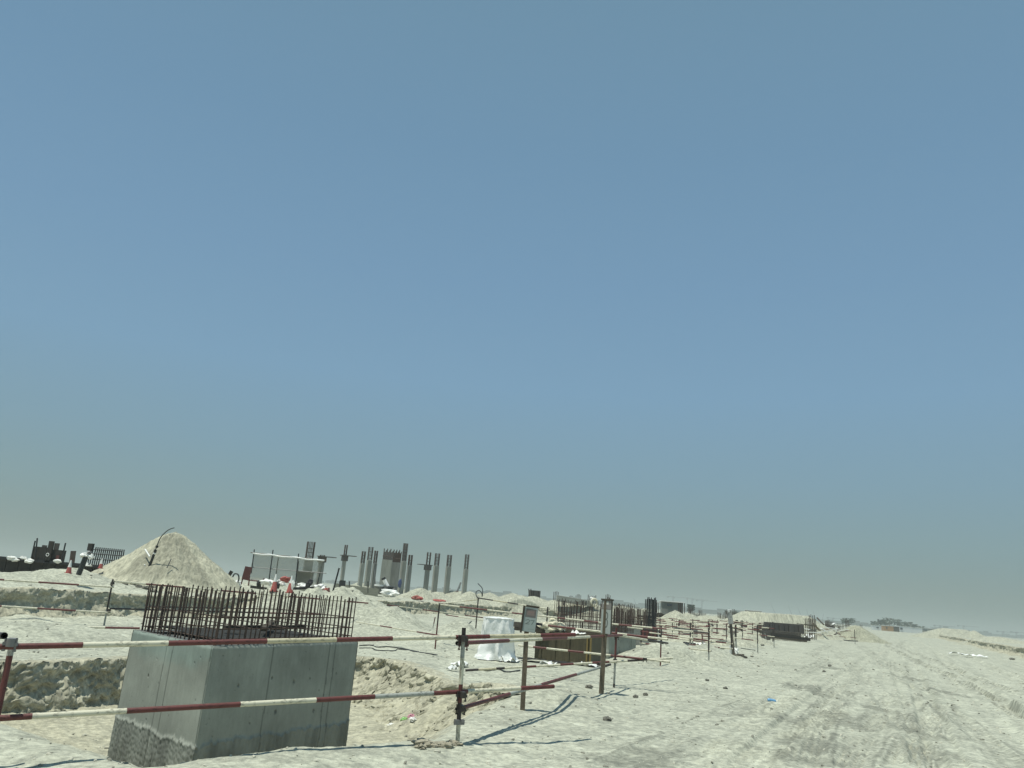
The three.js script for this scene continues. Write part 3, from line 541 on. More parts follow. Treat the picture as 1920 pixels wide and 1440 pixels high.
lonePost([1438, 1434], 1187, 1203, 'short pale leaning peg beside the dark timber stack', 0.03, 'gg');
lonePost([1578, 1573], 1180, 1198, 'thin post in front of the greenish grey sand cone, with the cable at its foot', 0.04, 'dd');
lonePost([1587, 1582], 1181, 1199, 'second thin post in front of the greenish grey sand cone, nearer the road', 0.04, 'dd');
lonePost([1532, 1531], 1180, 1194, 'dark post beside the splintered white boards', 0.05, 'dd');
lonePost([1391, 1390], 1170, 1203, 'dark post beside the leaning sign post, behind it', 0.03, 'dd');
lonePost([1381, 1380], 1171, 1215, 'tube post with a clamp, close to the leaning sign post', 0.026, 'gd');

// loose tubes and timbers on the ground
function loose(a, b, bands, cols, label, r = 0.022) { const p0 = drop(...a, r), p1 = drop(...b, r); const g = bandedTube(p0, p1, r, bands.map((q) => clamp(pxToT(p0, p1, q), 0.001, 0.999)), cols); single('loose_tube', g, M.painted, label, 'tube', p0.clone(), 'loose scaffold tubes on the sand'); }
loose([1113, 1220], [1300, 1234], [1150, 1175, 1205, 1232, 1265], 'wrwrwr', 'long red and white tube lying on the sand beyond the thin barrier post', 0.03);
loose([1112, 1216], [1178, 1227], [1140], 'wd', 'short tube lying beside the second plinth foot', 0.03);
loose([1282, 1206], [1328, 1212], [], 'd', 'dark tube lying on the sand beside the lone pale-footed post', 0.04);

// ------------------------------------------------------------------ plinths with starter bars
function plinth(c0, lu, lv, top, bot, barH, step, label, fine, seed, A = [AX, AD], B = [-AD, AX]) {
  // c0: nearest corner (x, D); long side lu along the road axis, lv to the left
  const t = thing('concrete_plinth', label, 'plinth', V(c0[0], bot, -c0[1]), 'concrete plinths with starter bars');
  const P = (a, b, y) => V(c0[0] + a * A[0] + b * B[0], y, -(c0[1] + a * A[1] + b * B[1]));
  const Hh = top - bot, rr = rng(seed);
  // body: four faces with panel seams, tie holes and a ragged kicker band pressed into the geometry
  const seams = { 0: [0.36, 0.765, 0.81], 1: [0.485, 0.565], 2: [0.3, 0.7], 3: [0.5] };
  const holes = []; for (let f = 0; f < 4; f++) for (const hy of [0.56, 0.77]) for (let k = 0; k < 5; k++) { const n = f === 1 ? (k === 1 ? 1 : 0) : rr() < 0.75 ? 1 : 0; if (n) holes.push([f, 0.08 + 0.86 * (k + 0.8 * rr()) / 5, hy + 0.05 * (rr() - 0.5), 0.008 + 0.013 * rr()]); }
  for (let k = 0; k < 60; k++) holes.push([Math.floor(4 * rr()), rr(), 0.42 + 0.56 * rr(), 0.003 + 0.004 * rr()]);
  const pos = [], uv = [], col = [], idx = [];
  const faces = [[0, 0, 1, 0, lu], [0, lv, 0, -1, lv], [lu, lv, -1, 0, lu], [lu, 0, 0, 1, lv]]; // start a,b ; direction ; length
  const nrm = [[0, -1], [-1, 0], [0, 1], [1, 0]];
  faces.forEach(([a0, b0, da, db, L], f) => {
    const nx = Math.round(L * fine), ny = Math.round(Hh * fine), base = pos.length / 3;
    for (let j = 0; j <= ny; j++) for (let i = 0; i <= nx; i++) {
      const s = i / nx, q = j / ny, y = bot + Hh * q, al = s * L;
      const lip = 0.455 + 0.035 * fbm(al * 1.3 + f * 5 + seed, 3.3, 3) + 0.03 * fbm(al * 9 + f, 6.3, 2) + 0.02 * fbm(al * 30, 1.3 + f, 2);
      let off = 0, c = [0.4, 0.42, 0.37];
      for (const sm of seams[f]) { const d = Math.abs(s - sm - 0.004 * n2(y * 3, sm * 9)) * L; off -= 0.006 * Math.exp(-((d / 0.008) ** 2)); if (d < 0.011) c = c.map((k) => k * 0.62); }
      for (const h of holes) if (h[0] === f) { const d = Math.hypot((s - h[1]) * L, (q - h[2]) * Hh); off -= 0.014 * sst(h[3], h[3] * 0.5, d); if (d < h[3] * (1.5 + 1.6 * fbm(al * 20, y * 20, 2, 3.3))) { const k = 0.62; c = c.map((v) => v * k); } }
      const low = sst(lip + 0.006, lip - 0.008, q);
      off += low * (0.016 + 0.02 * fbm(al * 16, y * 2, 3, 4.1) + 0.01 * fbm(al * 30, y * 24, 2, 2.1)) + 0.012 * Math.exp(-(((q - lip) / 0.01) ** 2)) * (0.6 + 1.4 * fbm(al * 14, 2.2, 3));
      off += 0.002 * fbm(al * 3, y * 3, 3) - (0.012 + 0.03 * Math.max(0, fbm(y * 7 + f, al * 7, 3, 8.2) - 0.08)) * (Math.exp(-(((1 - q) * Hh / 0.016) ** 2)) + Math.exp(-((al / 0.016) ** 2)) + Math.exp(-(((L - al) / 0.016) ** 2)));
      const stain = low * (0.12 + 0.3 * sst(-0.2, 0.3, fbm(al * 5, y * 1.2, 4, 9.2))); c = c.map((k) => k * (1 - stain) * (1 + 0.14 * fbm(al * 1.4 + f * 3, y * 1.4, 3, 5.5)));
      const teal = f === 1 ? 0.35 * sst(0.83, 0.95, q + 0.1 * fbm(al * 2, y * 4, 3)) * (1 - low) : 0; c = [c[0] * (1 - 0.3 * teal), c[1] * (1 + 0.05 * teal), c[2] * (1 + 0.12 * teal)];
      const p = P(a0 + da * al + nrm[f][0] * off, b0 + db * al + nrm[f][1] * off, y); pos.push(p.x, p.y, p.z); uv.push((al + f * 1.7) / 1.9, y / 1.9); col.push(...c);
    }
    for (let j = 0; j < ny; j++) for (let i = 0; i < nx; i++) { const k = base + j * (nx + 1) + i; idx.push(k, k + 1, k + nx + 1, k + 1, k + nx + 2, k + nx + 1); }
  });
  const e = 0.012, b = pos.length / 3; for (const [a, q] of [[e, e], [lu - e, e], [lu - e, lv - e], [e, lv - e]]) { const p = P(a, q, top - 0.004); pos.push(p.x, p.y, p.z); uv.push(a / 1.9, q / 1.9); col.push(0.2, 0.205, 0.195); } idx.push(b, b + 1, b + 2, b, b + 2, b + 3);
  const g = new THREE.BufferGeometry(); g.setAttribute('position', new THREE.Float32BufferAttribute(pos, 3)); g.setAttribute('uv', new THREE.Float32BufferAttribute(uv, 2)); g.setAttribute('color', new THREE.Float32BufferAttribute(col, 3)); g.setIndex(idx); g.computeVertexNormals();
  part('concrete_body', g, M.concrete, t);
  // upright bars round the edge, each its own part
  const ins = 0.085, rad = 0.0078 * (fine > 40 ? 1 : 1.25), barG = new THREE.CylinderGeometry(rad, rad, 1, 6), spots = [];
  const side = (a0, b0, a1, b1) => { const L = Math.hypot(a1 - a0, b1 - b0), n = Math.round(L / step); for (let k = 0; k < n; k++) { const w = (k + 0.25 * (rr() - 0.5)) / n; spots.push([a0 + (a1 - a0) * w, b0 + (b1 - b0) * w]); if (rr() < 0.3) spots.push([a0 + (a1 - a0) * w + 0.022, b0 + (b1 - b0) * w + 0.01]); } };
  side(ins, ins, lu - ins, ins); side(lu - ins, ins, lu - ins, lv - ins); side(lu - ins, lv - ins, ins, lv - ins); side(ins, lv - ins, ins, ins);
  for (const [a, q] of spots) {
    const h = barH * (0.94 + 0.1 * rr()), p = P(a, q, top + h / 2 - 0.02), m = new THREE.Mesh(barG, M.rebar); m.name = 'rebar'; m.castShadow = m.receiveShadow = true;
    m.scale.y = h; m.position.copy(p).sub(t.position); m.rotation.set(0.035 * (rr() - 0.5), 0, 0.04 * (rr() - 0.5)); t.add(m);
  }
  for (const hh of [0.1, 0.28, 0.5]) { const y = top + barH * hh, o = ins + 0.014, c = [P(o, o, y), P(lu - o, o, y + 0.01), P(lu - o, lv - o, y), P(o, lv - o, y - 0.01)]; part('stirrup', [0, 1, 2, 3].map((k) => rod(c[k], c[(k + 1) % 4], 0.007, 5)), M.rebar, t); }
  for (let k = 1; k < 4; k++) part('cross_tie', rod(P(lu * k / 4, ins, top + barH * 0.28), P(lu * k / 4 + 0.05, lv - ins, top + barH * 0.28), 0.006, 5), M.rebar, t);
  return { t, P };
}
const c0 = at(398, 1212, 8.25), LV = 1.95, BA = [0.4224, 0.9064], BB = [-0.727, 0.687];
const big = plinth([c0.x, 8.25], 2.57, LV, c0.y, -0.78, 0.56, 0.083, 'large grey concrete plinth standing in the pit with a dense ring of rusty starter bars', 95, 4, BA, BB);
console.log('plinth corners', [[0, 0], [2.57, 0], [0, LV], [2.57, LV]].map(([a, b]) => proj(big.P(a, b, c0.y)).map((q) => q.toFixed(0)).join()).join(' | '), c0.y);
{ // black film and hoses left on top, inside the bars
  const y = c0.y, P = big.P;
  single('black_film', crumple(P(1.28, 1.0, y + 0.005), 1.9, 1.2, 0.05, 3.1, Math.atan2(AD, AX)), M.blackFilm, 'crumpled black film lying on top of the large plinth inside its starter bars', 'film', P(1.25, 0.85, y));
  const b = thing('timber_offcuts', 'loose dark timber offcuts lying on top of the large plinth', 'timber', P(1.5, 0.9, y), 'timber on the large plinth');
  for (const [a, q, c, d, h] of [[0.9, 1.1, 1.7, 0.8, 0.09], [1.2, 0.6, 1.8, 1.2, 0.11], [1.6, 0.9, 2.1, 0.75, 0.1]]) part('offcut', bar(P(a, q, y + h), P(c, d, y + h + 0.03), 0.07, 0.045), M.darkWood, b);
}
const c2 = at(1143, 1189, 25);
const second = plinth([c2.x, 25], 2.9, 2.0, c2.y, -0.15, 0.95, 0.13, 'second concrete plinth with tall starter bars, standing behind the dark box', 24, 9);
{ // dense lashed rebar mats leaning round the second plinth
  const P = second.P, t = thing('rebar_cage', 'wide lashed rebar cage beside the second plinth, with a strip of blue', 'rebar cage', P(2.6, -0.2, 0), 'rebar cages');
  const a0 = at(1046, 1190, 28.5), a1 = at(1176, 1196, 29.6), y0 = 0.35, y1 = 1.5; const n = 46;
  for (let k = 0; k <= n; k++) { const p = a0.clone().lerp(a1, k / n); p.x += 0.02 * Math.sin(k * 7.3); part('rebar', rod(V(p.x, y0, p.z), V(p.x + 0.03 * Math.sin(k * 3), y1 + 0.06 * Math.sin(k * 5.1), p.z), 0.011, 5), M.rebar, t); }
  for (let k = 0; k < 9; k++) { const y = y0 + 0.05 + k * 0.11; part('crossbar', rod(V(a0.x, y, a0.z - 0.02), V(a1.x, y, a1.z - 0.02), 0.009, 5), M.rebar, t); }
}
function farCage(px0, px1, D, pyTop, pyBot, n, label, solid, mm = M.rebar, rad = 0.014) {
  const A = at(px0, pyBot, D), B = at(px1, pyBot + (px1 - px0) * 0.09, D), T = at((px0 + px1) / 2, pyTop, D), y0 = Math.min(A.y, hAt(A.x, A.z)), t = thing('rebar_cage', label, 'rebar cage', V(A.x, y0, A.z), 'rebar cages'); const r = rng(px0);
  for (const dz of [0, 0.5]) for (let k = 0; k <= n; k++) { const p = A.clone().lerp(B, k / n); part('rebar', rod(V(p.x, y0 - 0.1, p.z - dz), V(p.x + 0.03 * (r() - 0.5), T.y + 0.12 * (r() - 0.5), p.z - dz), rad, 5), mm, t); }
  for (let k = 1; k < 5; k++) { const y = y0 + (T.y - y0) * k / 6; part('crossbar', rod(V(A.x, y, A.z), V(B.x, y, B.z), rad * 0.8, 5), mm, t); }
  if (solid) part('concrete_body', bx(V((A.x + B.x) / 2, y0 + (solid - y0) / 2, A.z - 0.25), Math.abs(B.x - A.x) + 0.2, solid - y0, 0.75), M.greyConcrete, t);
  return t;
}
farCage(1150, 1212, 36, 1142, 1182, 26, 'farther rebar cage whose bare tips show beside the numbered board', 0.75);
farCage(1213, 1230, 40, 1122, 1172, 8, 'narrow bundle of tall black starter bars beside the far grey wall', 0, M.black, 0.024);
{ const p = gp(1217, 36); const t = thing('formwork_block', 'rusty red and black formwork block beside the second plinth', 'formwork', p, 'formwork boxes'); const c = at(1218, 1186, 34), c1 = at(1224, 1187, 34);
  part('panel', bx(V(c.x, c.y - 0.05, c.z), 0.62, 0.42, 0.5, -0.3), M.rust, t); for (let k = 0; k < 4; k++) part('stud', bx(V(c.x - 0.25 + k * 0.17, c.y - 0.03, c.z + 0.29), 0.05, 0.5, 0.05, -0.3), M.black, t); part('prop', rod(V(c1.x + 0.35, 0, c1.z), V(c1.x + 0.2, c1.y + 0.1, c1.z), 0.03), M.white, t); part('prop', rod(V(c1.x + 0.5, 0, c1.z), V(c1.x + 0.25, c1.y + 0.1, c1.z), 0.03), M.black, t); t.position.y = Math.min(t.position.y, 0.1); }
farCage(1268, 1304, 47, 1166, 1183, 10, 'low rust-dark rebar block behind the stacked rails', 0.7);

// ------------------------------------------------------------------ sign posts
function signTex(draw, w, h) { const c = document.createElement('canvas'); c.width = w; c.height = h; const x = c.getContext('2d'); draw(x, w, h); const t = new THREE.CanvasTexture(c); t.colorSpace = THREE.SRGBColorSpace; return t; }
{
  const b = drop(980, 1331), D = -b.z; const t = thing('sign_post', 'wooden post carrying a board with a reddish box and painted figures', 'sign post', b.clone(), 'sign posts');
  const p0 = b.clone().add(V(0, -0.2, 0)), p1 = at(989, 1150, D); part('post', bar(p0, p1, 0.07, 0.07), M.wood, t);
  const c = at(993.5, 1161.5, D); c.z += 0.055; const k = D / 1442;
  const tex = signTex((x, w, h) => {
    x.fillStyle = '#aab5b0'; x.fillRect(0, 0, w, h); x.fillStyle = '#c3c8c2'; x.fillRect(0, 0, w, 16); x.fillStyle = '#77736f'; x.fillRect(22, 30, w - 44, 170); x.fillStyle = '#8f7f78'; x.fillRect(54, 62, w - 110, 96); x.fillStyle = '#97807a'; x.fillRect(70, 84, w - 146, 22);
    x.strokeStyle = '#6c7571'; x.lineWidth = 13; x.lineCap = 'round'; x.beginPath(); x.moveTo(44, 268); x.quadraticCurveTo(84, 236, 112, 252); x.quadraticCurveTo(134, 272, 98, 300); x.lineTo(48, 334); x.lineTo(124, 328); x.stroke(); x.beginPath(); x.moveTo(142, 256); x.lineTo(214, 248); x.lineTo(172, 330); x.stroke();
    x.lineWidth = 5; x.beginPath(); x.moveTo(110, 428); x.lineTo(230, 416); x.stroke();
  }, 256, 480);
  const W = 24 * k, Hh = 43 * k; const g = new THREE.PlaneGeometry(W - 0.01, Hh - 0.01); const ry = -0.05;
  const bd = part('board', bx(c, W, Hh, 0.03, ry, 0, -0.07), M.greyWood, t);
  g.rotateZ(-0.07); g.rotateY(ry); g.translate(c.x, c.y, c.z + 0.0185); part('board_face', g, mat(0.85, 0.85, 0.85, { map: tex, roughness: 0.6 }), bd);
  part('frame_strip', bx(V(c.x - W / 2 - 0.012, c.y, c.z), 0.03, Hh + 0.03, 0.05, 0, 0, -0.07), M.darkWood, t); part('frame_strip', bx(V(c.x + 0.03, c.y + Hh / 2 + 0.01, c.z), W, 0.025, 0.05, 0, 0, -0.07), M.darkWood, t);
}
{
  const b = drop(1127, 1301), D = -b.z; const t = thing('sign_post', 'wooden post carrying a narrow upright board with one large painted figure', 'sign post', b.clone(), 'sign posts');
  const p0 = b.clone().add(V(0, -0.2, 0)), p1 = at(1137, 1127, D); part('post', bar(p0, p1, 0.075, 0.085), M.wood, t);
  part('foot', bx(b.clone().add(V(0.0, 0.05, 0)), 0.05, 0.2, 0.05), M.black, t);
  const k = D / 1442, W = 0.3, Hh = 58 * k, c = at(1137.5, 1157, D - 0.03);
  const tex = signTex((x, w, h) => {
    x.fillStyle = '#b0b7b2'; x.fillRect(0, 0, w, h); x.fillStyle = '#8c8884'; x.fillRect(0, 0, w, 140); x.fillStyle = '#dcdcd2'; x.fillRect(40, 14, w - 110, 46); x.fillStyle = '#6c6865'; x.fillRect(20, 128, w - 40, 12);
    x.strokeStyle = '#6a716e'; x.lineWidth = 26; x.lineCap = 'round'; x.beginPath(); x.moveTo(86, 210); x.quadraticCurveTo(128, 160, 166, 208); x.quadraticCurveTo(186, 268, 140, 290); x.quadraticCurveTo(196, 320, 162, 392); x.quadraticCurveTo(120, 440, 78, 376); x.stroke();
  }, 256, 512);
  const ry = -1.02; const bd = part('board', bx(c, W, Hh, 0.03, ry, 0, 0), M.greyWood, t);
  const g = new THREE.PlaneGeometry(W - 0.01, Hh - 0.01); g.translate(0, 0, 0.0175); const g2 = g.clone(); g2.rotateY(ry + Math.PI); g.rotateY(ry); g.translate(c.x, c.y, c.z); const fm = mat(0.85, 0.85, 0.85, { map: tex, roughness: 0.6 });
  g2.translate(c.x, c.y, c.z); part('board_face', g, fm, bd); part('board_face', g2, fm, bd);
  part('frame_strip', bx(V(c.x, c.y + Hh / 2 + 0.012, c.z), W + 0.02, 0.03, 0.06, ry), M.darkWood, t);
}
{ // leaning weathered sign with plank feet
  const b = drop(1376, 1229), D = -b.z; const t = thing('sign_post', 'leaning weathered sign post with plank feet and rags at its base', 'sign post', b.clone(), 'sign posts');
  part('post', bar(b.clone().add(V(0, -0.1, 0)), at(1369, 1160, D), 0.1, 0.1), M.greyWood, t);
  const c = at(1369, 1157, D + -0.06); part('board', bx(c, 0.2, 0.55, 0.03, -0.4, 0, 0.12), mat(0.4, 0.42, 0.42, { map: paintCol }), t);
  const h = at(1368, 1145, D - 0.05); part('board_cap', bx(h, 0.18, 0.09, 0.04, 0.3, 0, 0.35), M.white, t);
  const gy = (p) => { p.y = hAt(p.x, p.z) + 0.05; return p; }; part('foot', bar(gy(at(1357, 1236, D - 1.2)), gy(at(1394, 1228, D + 0.3)), 0.07, 0.05), M.wood, t); part('foot', bar(gy(at(1388, 1229, D)), gy(at(1400, 1238, D - 1.3)), 0.07, 0.05), M.darkWood, t);
  part('brace', bar(at(1369, 1230, D - 0.1), at(1369, 1210, D - 0.1), 0.05, 0.05), M.white, t); part('base_block', bx(at(1372, 1226, D + 0.05), 0.14, 0.18, 0.14), M.black, t);
  part('crossarm', bar(at(1366, 1176, D + 0.1), at(1389, 1180, D + 0.1), 0.05, 0.05), M.darkWood, t);
  const rg = drop(1380, 1226, 0.1); single('white_rag', lump(rg, 0.1, 0.16, 0.1, 5, 0.5), M.white, 'white rag crumpled at the foot of the leaning sign post', 'rag', rg);
}

// ------------------------------------------------------------------ wrapped bulk bag, dark box and sacks
{
  const b = drop(935, 1240), D = -b.z; const t = thing('wrapped_load', 'white plastic sheet draped over a waist-high load beside the dark box', 'wrapped load', b.clone());
  const tl = at(907, 1157, D), w = 0.84, d = 0.8, hgt = tl.y - b.y + 0.02, cx = at(932, 1200, D).x, cz = b.z - 0.4, n = 72, m = 40; const pos = [], uv = [], idx = [];
  for (let j = 0; j <= m; j++) for (let i = 0; i < n; i++) { // skirted rounded-box drape
    const q = j / m, a = i / n * 2 * Math.PI, ca = Math.cos(a), sa = Math.sin(a), s = 1 / Math.pow(Math.pow(Math.abs(ca), 5) + Math.pow(Math.abs(sa), 5), 0.2);
    let y, k; if (q < 0.35) { k = q / 0.35; y = hgt * (1 - 0.03 * k * k) + 0.02 * n2(ca * k * 4, sa * k * 4); } else { const e = (q - 0.35) / 0.65; k = 1 + 0.05 * e + (0.25 + e) * (0.14 * (1 - 2 * Math.abs(Math.sin(a * 4.5 + 5 * n2(ca, sa, e * 1.4)))) + 0.16 * n2(ca * 3, sa * 3, e * 2.3) + 0.07 * Math.abs(n2(ca * 7, sa * 7, e * 4))); y = hgt * 0.97 * (1 - e) + (e > 0.9 ? 0.02 : 0); k *= 1 - 0.1 * (1 - e) * (sa > 0 ? 1 : 0); if (e > 0.8) k += (e - 0.8) * (0.5 + 0.9 * n2(ca * 4, sa * 4, 8.8)); }
    pos.push(cx + ca * s * k * w / 2, b.y + Math.max(0.012, y), cz + sa * s * k * d / 2); uv.push(i / n * 3, q * 1.5);
  }
  for (let j = 0; j < m; j++) for (let i = 0; i < n; i++) { const a = j * n + i, c = j * n + (i + 1) % n; idx.push(a, c, a + n, c, c + n, a + n); }
  const g = new THREE.BufferGeometry(); g.setAttribute('position', new THREE.Float32BufferAttribute(pos, 3)); g.setAttribute('uv', new THREE.Float32BufferAttribute(uv, 2)); g.setIndex(idx); g.computeVertexNormals();
  part('plastic_sheet', g, M.whiteFilm, t); part('load', bx(V(cx, b.y + hgt * 0.46, cz), w * 0.62, hgt * 0.86, d * 0.62), M.greyConcrete, t);
  const f = crumple(drop(955, 1242, 0.01), 0.5, 0.35, 0.1, 8.8, 0.5); part('sheet_tail', f, M.whiteFilm, t);
}
{
  const bl = drop(1002, 1236), br = drop(1108, 1245), D = (-bl.z - br.z) / 2, ry = Math.atan2(-(br.z - bl.z), br.x - bl.x), c = bl.clone().lerp(br, 0.5), W = bl.distanceTo(br), top = at(1055, 1186, D).y, hh = top - c.y;
  const t = thing('formwork_box', 'dark olive plywood box with pale sacks and timbers on top', 'formwork box', c.clone(), 'formwork boxes');
  const bk = V(-Math.sin(ry), 0, -Math.cos(ry)), rx = V(Math.cos(ry), 0, -Math.sin(ry)), cc = c.clone().addScaledVector(bk, 0.55); cc.y = c.y + hh / 2;
  part('side_panel', bx(c.clone().setY(c.y + hh / 2), W, hh, 0.03, ry), M.ply, t); part('side_panel', bx(c.clone().addScaledVector(bk, 1.1).setY(c.y + hh / 2), W, hh, 0.03, ry), M.ply, t);
  for (const s of [-1, 1]) part('end_panel', bx(cc.clone().addScaledVector(rx, s * (W / 2 - 0.02)), 0.03, hh, 1.06, ry), M.ply, t);
  part('lid', bx(cc.clone().setY(top - 0.05), W - 0.08, 0.03, 1.04, ry), M.ply, t);
  for (const s of [0.5, 0.44]) part('edge_batten', bx(c.clone().addScaledVector(rx, W * s - 0.02).addScaledVector(bk, -0.035).setY(c.y + hh / 2), 0.045, hh, 0.04, ry), M.yellowWood, t);
  for (let k = 0; k < 3; k++) part('batten', bx(c.clone().addScaledVector(rx, -W * 0.4 + k * 0.42).addScaledVector(bk, -0.03).setY(c.y + hh / 2), 0.07, hh - 0.04, 0.03, ry), M.ply, t);
  const y = top; const tm = (a, b, dz, h, m, lb, w = 0.09, hh2 = 0.08) => { const p = at(a[0], a[1], D + dz), q = at(b[0], b[1], D + dz); single('timber_beam', bar(p, q, w, hh2), m, lb, 'timber', p.clone(), 'timbers on the dark box'); };
  tm([962, 1170], [1028, 1176], 0.35, 0, M.greyWood, 'weathered timber beam on the dark box, poking out behind the boarded sign', 0.12, 0.14); tm([964, 1178], [1060, 1187], 0.2, 0, M.darkWood, 'dark timber beam under the pale sacks on the dark box', 0.11, 0.1); tm([1000, 1169], [1017, 1171], -0.1, 0, M.black, 'short black beam end on the dark box beside the sacks', 0.07, 0.07);
  tm([1060, 1180], [1132, 1189], 0.6, 0, M.wood, 'brown timber beam laid along the back of the dark box', 0.1, 0.1);
  for (const [px, py, rx2, ry2, s, lb] of [[1020, 1172, 0.2, 0.11, 1, 'pale sack slumped on the dark box beside the boarded sign'], [1038, 1171, 0.17, 0.14, 2, 'largest pale sack heaped on the dark box'], [1050, 1176, 0.16, 0.12, 3, 'pale knotted sack on the dark box above its white paper'], [1030, 1181, 0.22, 0.09, 4, 'flat cream sack under the other sacks on the dark box']]) { const p = at(px, py, D + 0.25); single('cement_sack', lump(p, rx2, ry2, 0.16, s * 5.5, 0.3, 3), M.sack, lb, 'sack', p.clone(), 'pale sacks on the dark box'); }
  const pp = at(1084, 1190, D - 0.05); single('paper_sheet', crumple(pp, 0.4, 0.22, 0.09, 2.2, -0.2), M.white, 'white paper sheet hanging over the top edge of the dark box', 'paper', pp.clone());
  const bf = drop(1030, 1243, 0.015); single('black_film', crumple(bf, 1.9, 0.55, 0.06, 5.7, -0.15), M.blackFilm, 'black plastic film spread on the sand before the dark box', 'film', bf.clone());
  for (const [px, py, w, d, s, lb] of [[1112, 1250, 0.7, 0.6, 4, 'white plastic film crumpled on the sand before the dark box'], [1028, 1250, 0.45, 0.25, 9, 'scrap of clear white film on the black film'], [862, 1250, 0.36, 0.3, 12, 'white wrapping scraps on the sand beside the tall barrier post'], [848, 1258, 0.22, 0.2, 15, 'small white scrap beside the white wrapping scraps'], [115, 1159, 0.55, 0.4, 21, 'white paper sack flattened on the sand before the dark cut bank']]) { const p = drop(px, py, 0.01); single('white_film', crumple(p, w, d, 0.09, s, s), M.whiteFilm, lb, 'film', p.clone(), 'white plastic scraps'); }
}

// ------------------------------------------------------------------ columns under construction in the distance
function column(px, w, d, D, pyBot, pyTop, pyRebar, label, opt = {}) {
  const b = at(px, pyBot, D), y0 = -0.5, yT = at(px, pyTop, D).y, yR = at(px, pyRebar, D).y; const x = b.x, z = b.z, ry = opt.ry ?? 0.46; w *= 0.82; d *= 0.8;
  const t = thing('concrete_column', label, 'column', V(x, y0, z), 'bare concrete columns');
  part('shaft', bx(V(x, (y0 + yT) / 2, z), w, yT - y0, d, ry, 0.02), opt.m ?? M.paleConcrete, t);
  const cs = Math.cos(ry), sn = Math.sin(ry), n = opt.n ?? 3, nd = opt.nd ?? 3;
  for (let i = 0; i < n; i++) for (let j = 0; j < nd; j++) { if (i > 0 && i < n - 1 && j > 0 && j < nd - 1) continue; const a = (i / Math.max(1, n - 1) - 0.5) * (w - 0.1), q = (j / Math.max(1, nd - 1) - 0.5) * (d - 0.1), X = x + a * cs + q * sn, Z = z - a * sn + q * cs; part('rebar', rod(V(X, yT - 0.1, Z), V(X, yR - (opt.ragged ? 0.3 * ((i * 7 + j * 5) % 3) : 0), Z), 0.028, 5), M.rebar, t); }
  for (let y = yT + 0.18; y < yR - 0.3; y += 0.32) part('stirrup', bx(V(x, y, z), w - 0.06, 0.03, d - 0.06, ry), M.rebar, t);
  if (opt.plat) { part('platform', bx(V(x + opt.plat * 0.6, at(px, pyTop - 9, D).y, z), w + 1.1, 0.06, d + 0.3, ry), M.formGrey, t); part('form_collar', bx(V(x, at(px, pyTop - 4, D).y, z), w + 0.2, 0.5, d + 0.2, ry), M.formGrey, t); }
  if (opt.prop) { part('prop', rod(V(x + opt.prop, y0, z + 0.8), V(x + 0.15 * opt.prop, yT - 0.5, z + 0.3), 0.05), M.galv, t); }
  return t;
}
const CL = [
  [572, 0.85, 0.7, 70, 1100, 1046, 1015, 'thick column of starter bars rising behind the net canopy', { n: 6, nd: 4, m: M.greyConcrete }],
  [597, 0.5, 0.5, 66, 1098, 1052, 1040, 'column with a small platform at the end of the net canopy', { plat: 0.6, m: M.greyConcrete }],
  [639, 0.34, 0.5, 72, 1102, 1050, 1021, 'slim column with a clamp platform beside the leaning black pole', { plat: 0.5, n: 2 }],
  [674, 0.5, 0.6, 84, 1102, 1056, 1033, 'pale column at the near side of the cluster with bare bars', {}],
  [686, 0.55, 0.6, 78, 1106, 1050, 1025, 'column with dark starter bars in the middle of the cluster', { n: 4 }],
  [697, 0.38, 0.6, 76, 1106, 1056, 1032, 'dark slim column with a prop beside the walls', { m: M.greyConcrete, prop: 0.7 }],
  [751, 0.5, 0.6, 76, 1110, 1052, 1018, 'column with the tallest starter bars beside the wall pair', { n: 4 }],
  [763, 0.5, 0.5, 80, 1108, 1060, 1040, 'short column right behind the wall pair', { m: M.greyConcrete }],
  [797, 0.5, 0.5, 82, 1112, 1068, 1035, 'slim column with a bracket, first of four standing apart', { plat: -0.5, n: 2, m: M.greyConcrete }],
  [813, 0.62, 0.5, 84, 1115, 1060, 1037, 'slim column with lashed starter bars, second of four standing apart', {}],
  [836, 0.6, 0.5, 84, 1117, 1062, 1040, 'slim column with lashed starter bars, third of four standing apart', {}],
  [869, 0.5, 0.5, 82, 1120, 1067, 1039, 'slim column with two-storey bars standing apart beside the small crane', { n: 3 }],
];
for (const [px, w, d, D, pb, pt, pr, lb, o] of CL) column(px, w, d, D, pb, pt, pr, lb, o);
for (const [px0, px1, D, pt, pr, lb, mm] of [[710, 729, 74, 1049, 1028, 'broad concrete wall with a comb of starter bars in the column cluster', M.paleConcrete], [729, 745, 75, 1054, 1030, 'second concrete wall joined beside the broad one, with starter bars', M.greyConcrete]]) {
  const a = at(px0, 1108, D), b = at(px1, 1108, D), w = b.x - a.x, x = (a.x + b.x) / 2, yT = at((px0 + px1) / 2, pt, D).y, yR = at((px0 + px1) / 2, pr, D).y; const t = thing('concrete_wall', lb, 'wall', V(x, -0.5, a.z), 'bare concrete columns');
  part('wall_panel', bx(V(x, (yT - 0.5) / 2, a.z), w, yT + 0.5, 0.4, 0.05), mm, t); for (let k = 0; k < 9; k++) for (const dz of [-0.14]) part('rebar', rod(V(a.x + 0.05 + (w - 0.1) * k / 8, yT - 0.1, a.z + dz), V(a.x + 0.05 + (w - 0.1) * k / 8, yR - 0.15 * ((k * 5) % 3), a.z + dz), 0.05, 5), M.rebar, t);
  part('crossbar', rod(V(a.x, yT + 0.35, a.z), V(b.x, yT + 0.35, a.z), 0.03, 5), M.rebar, t);
}

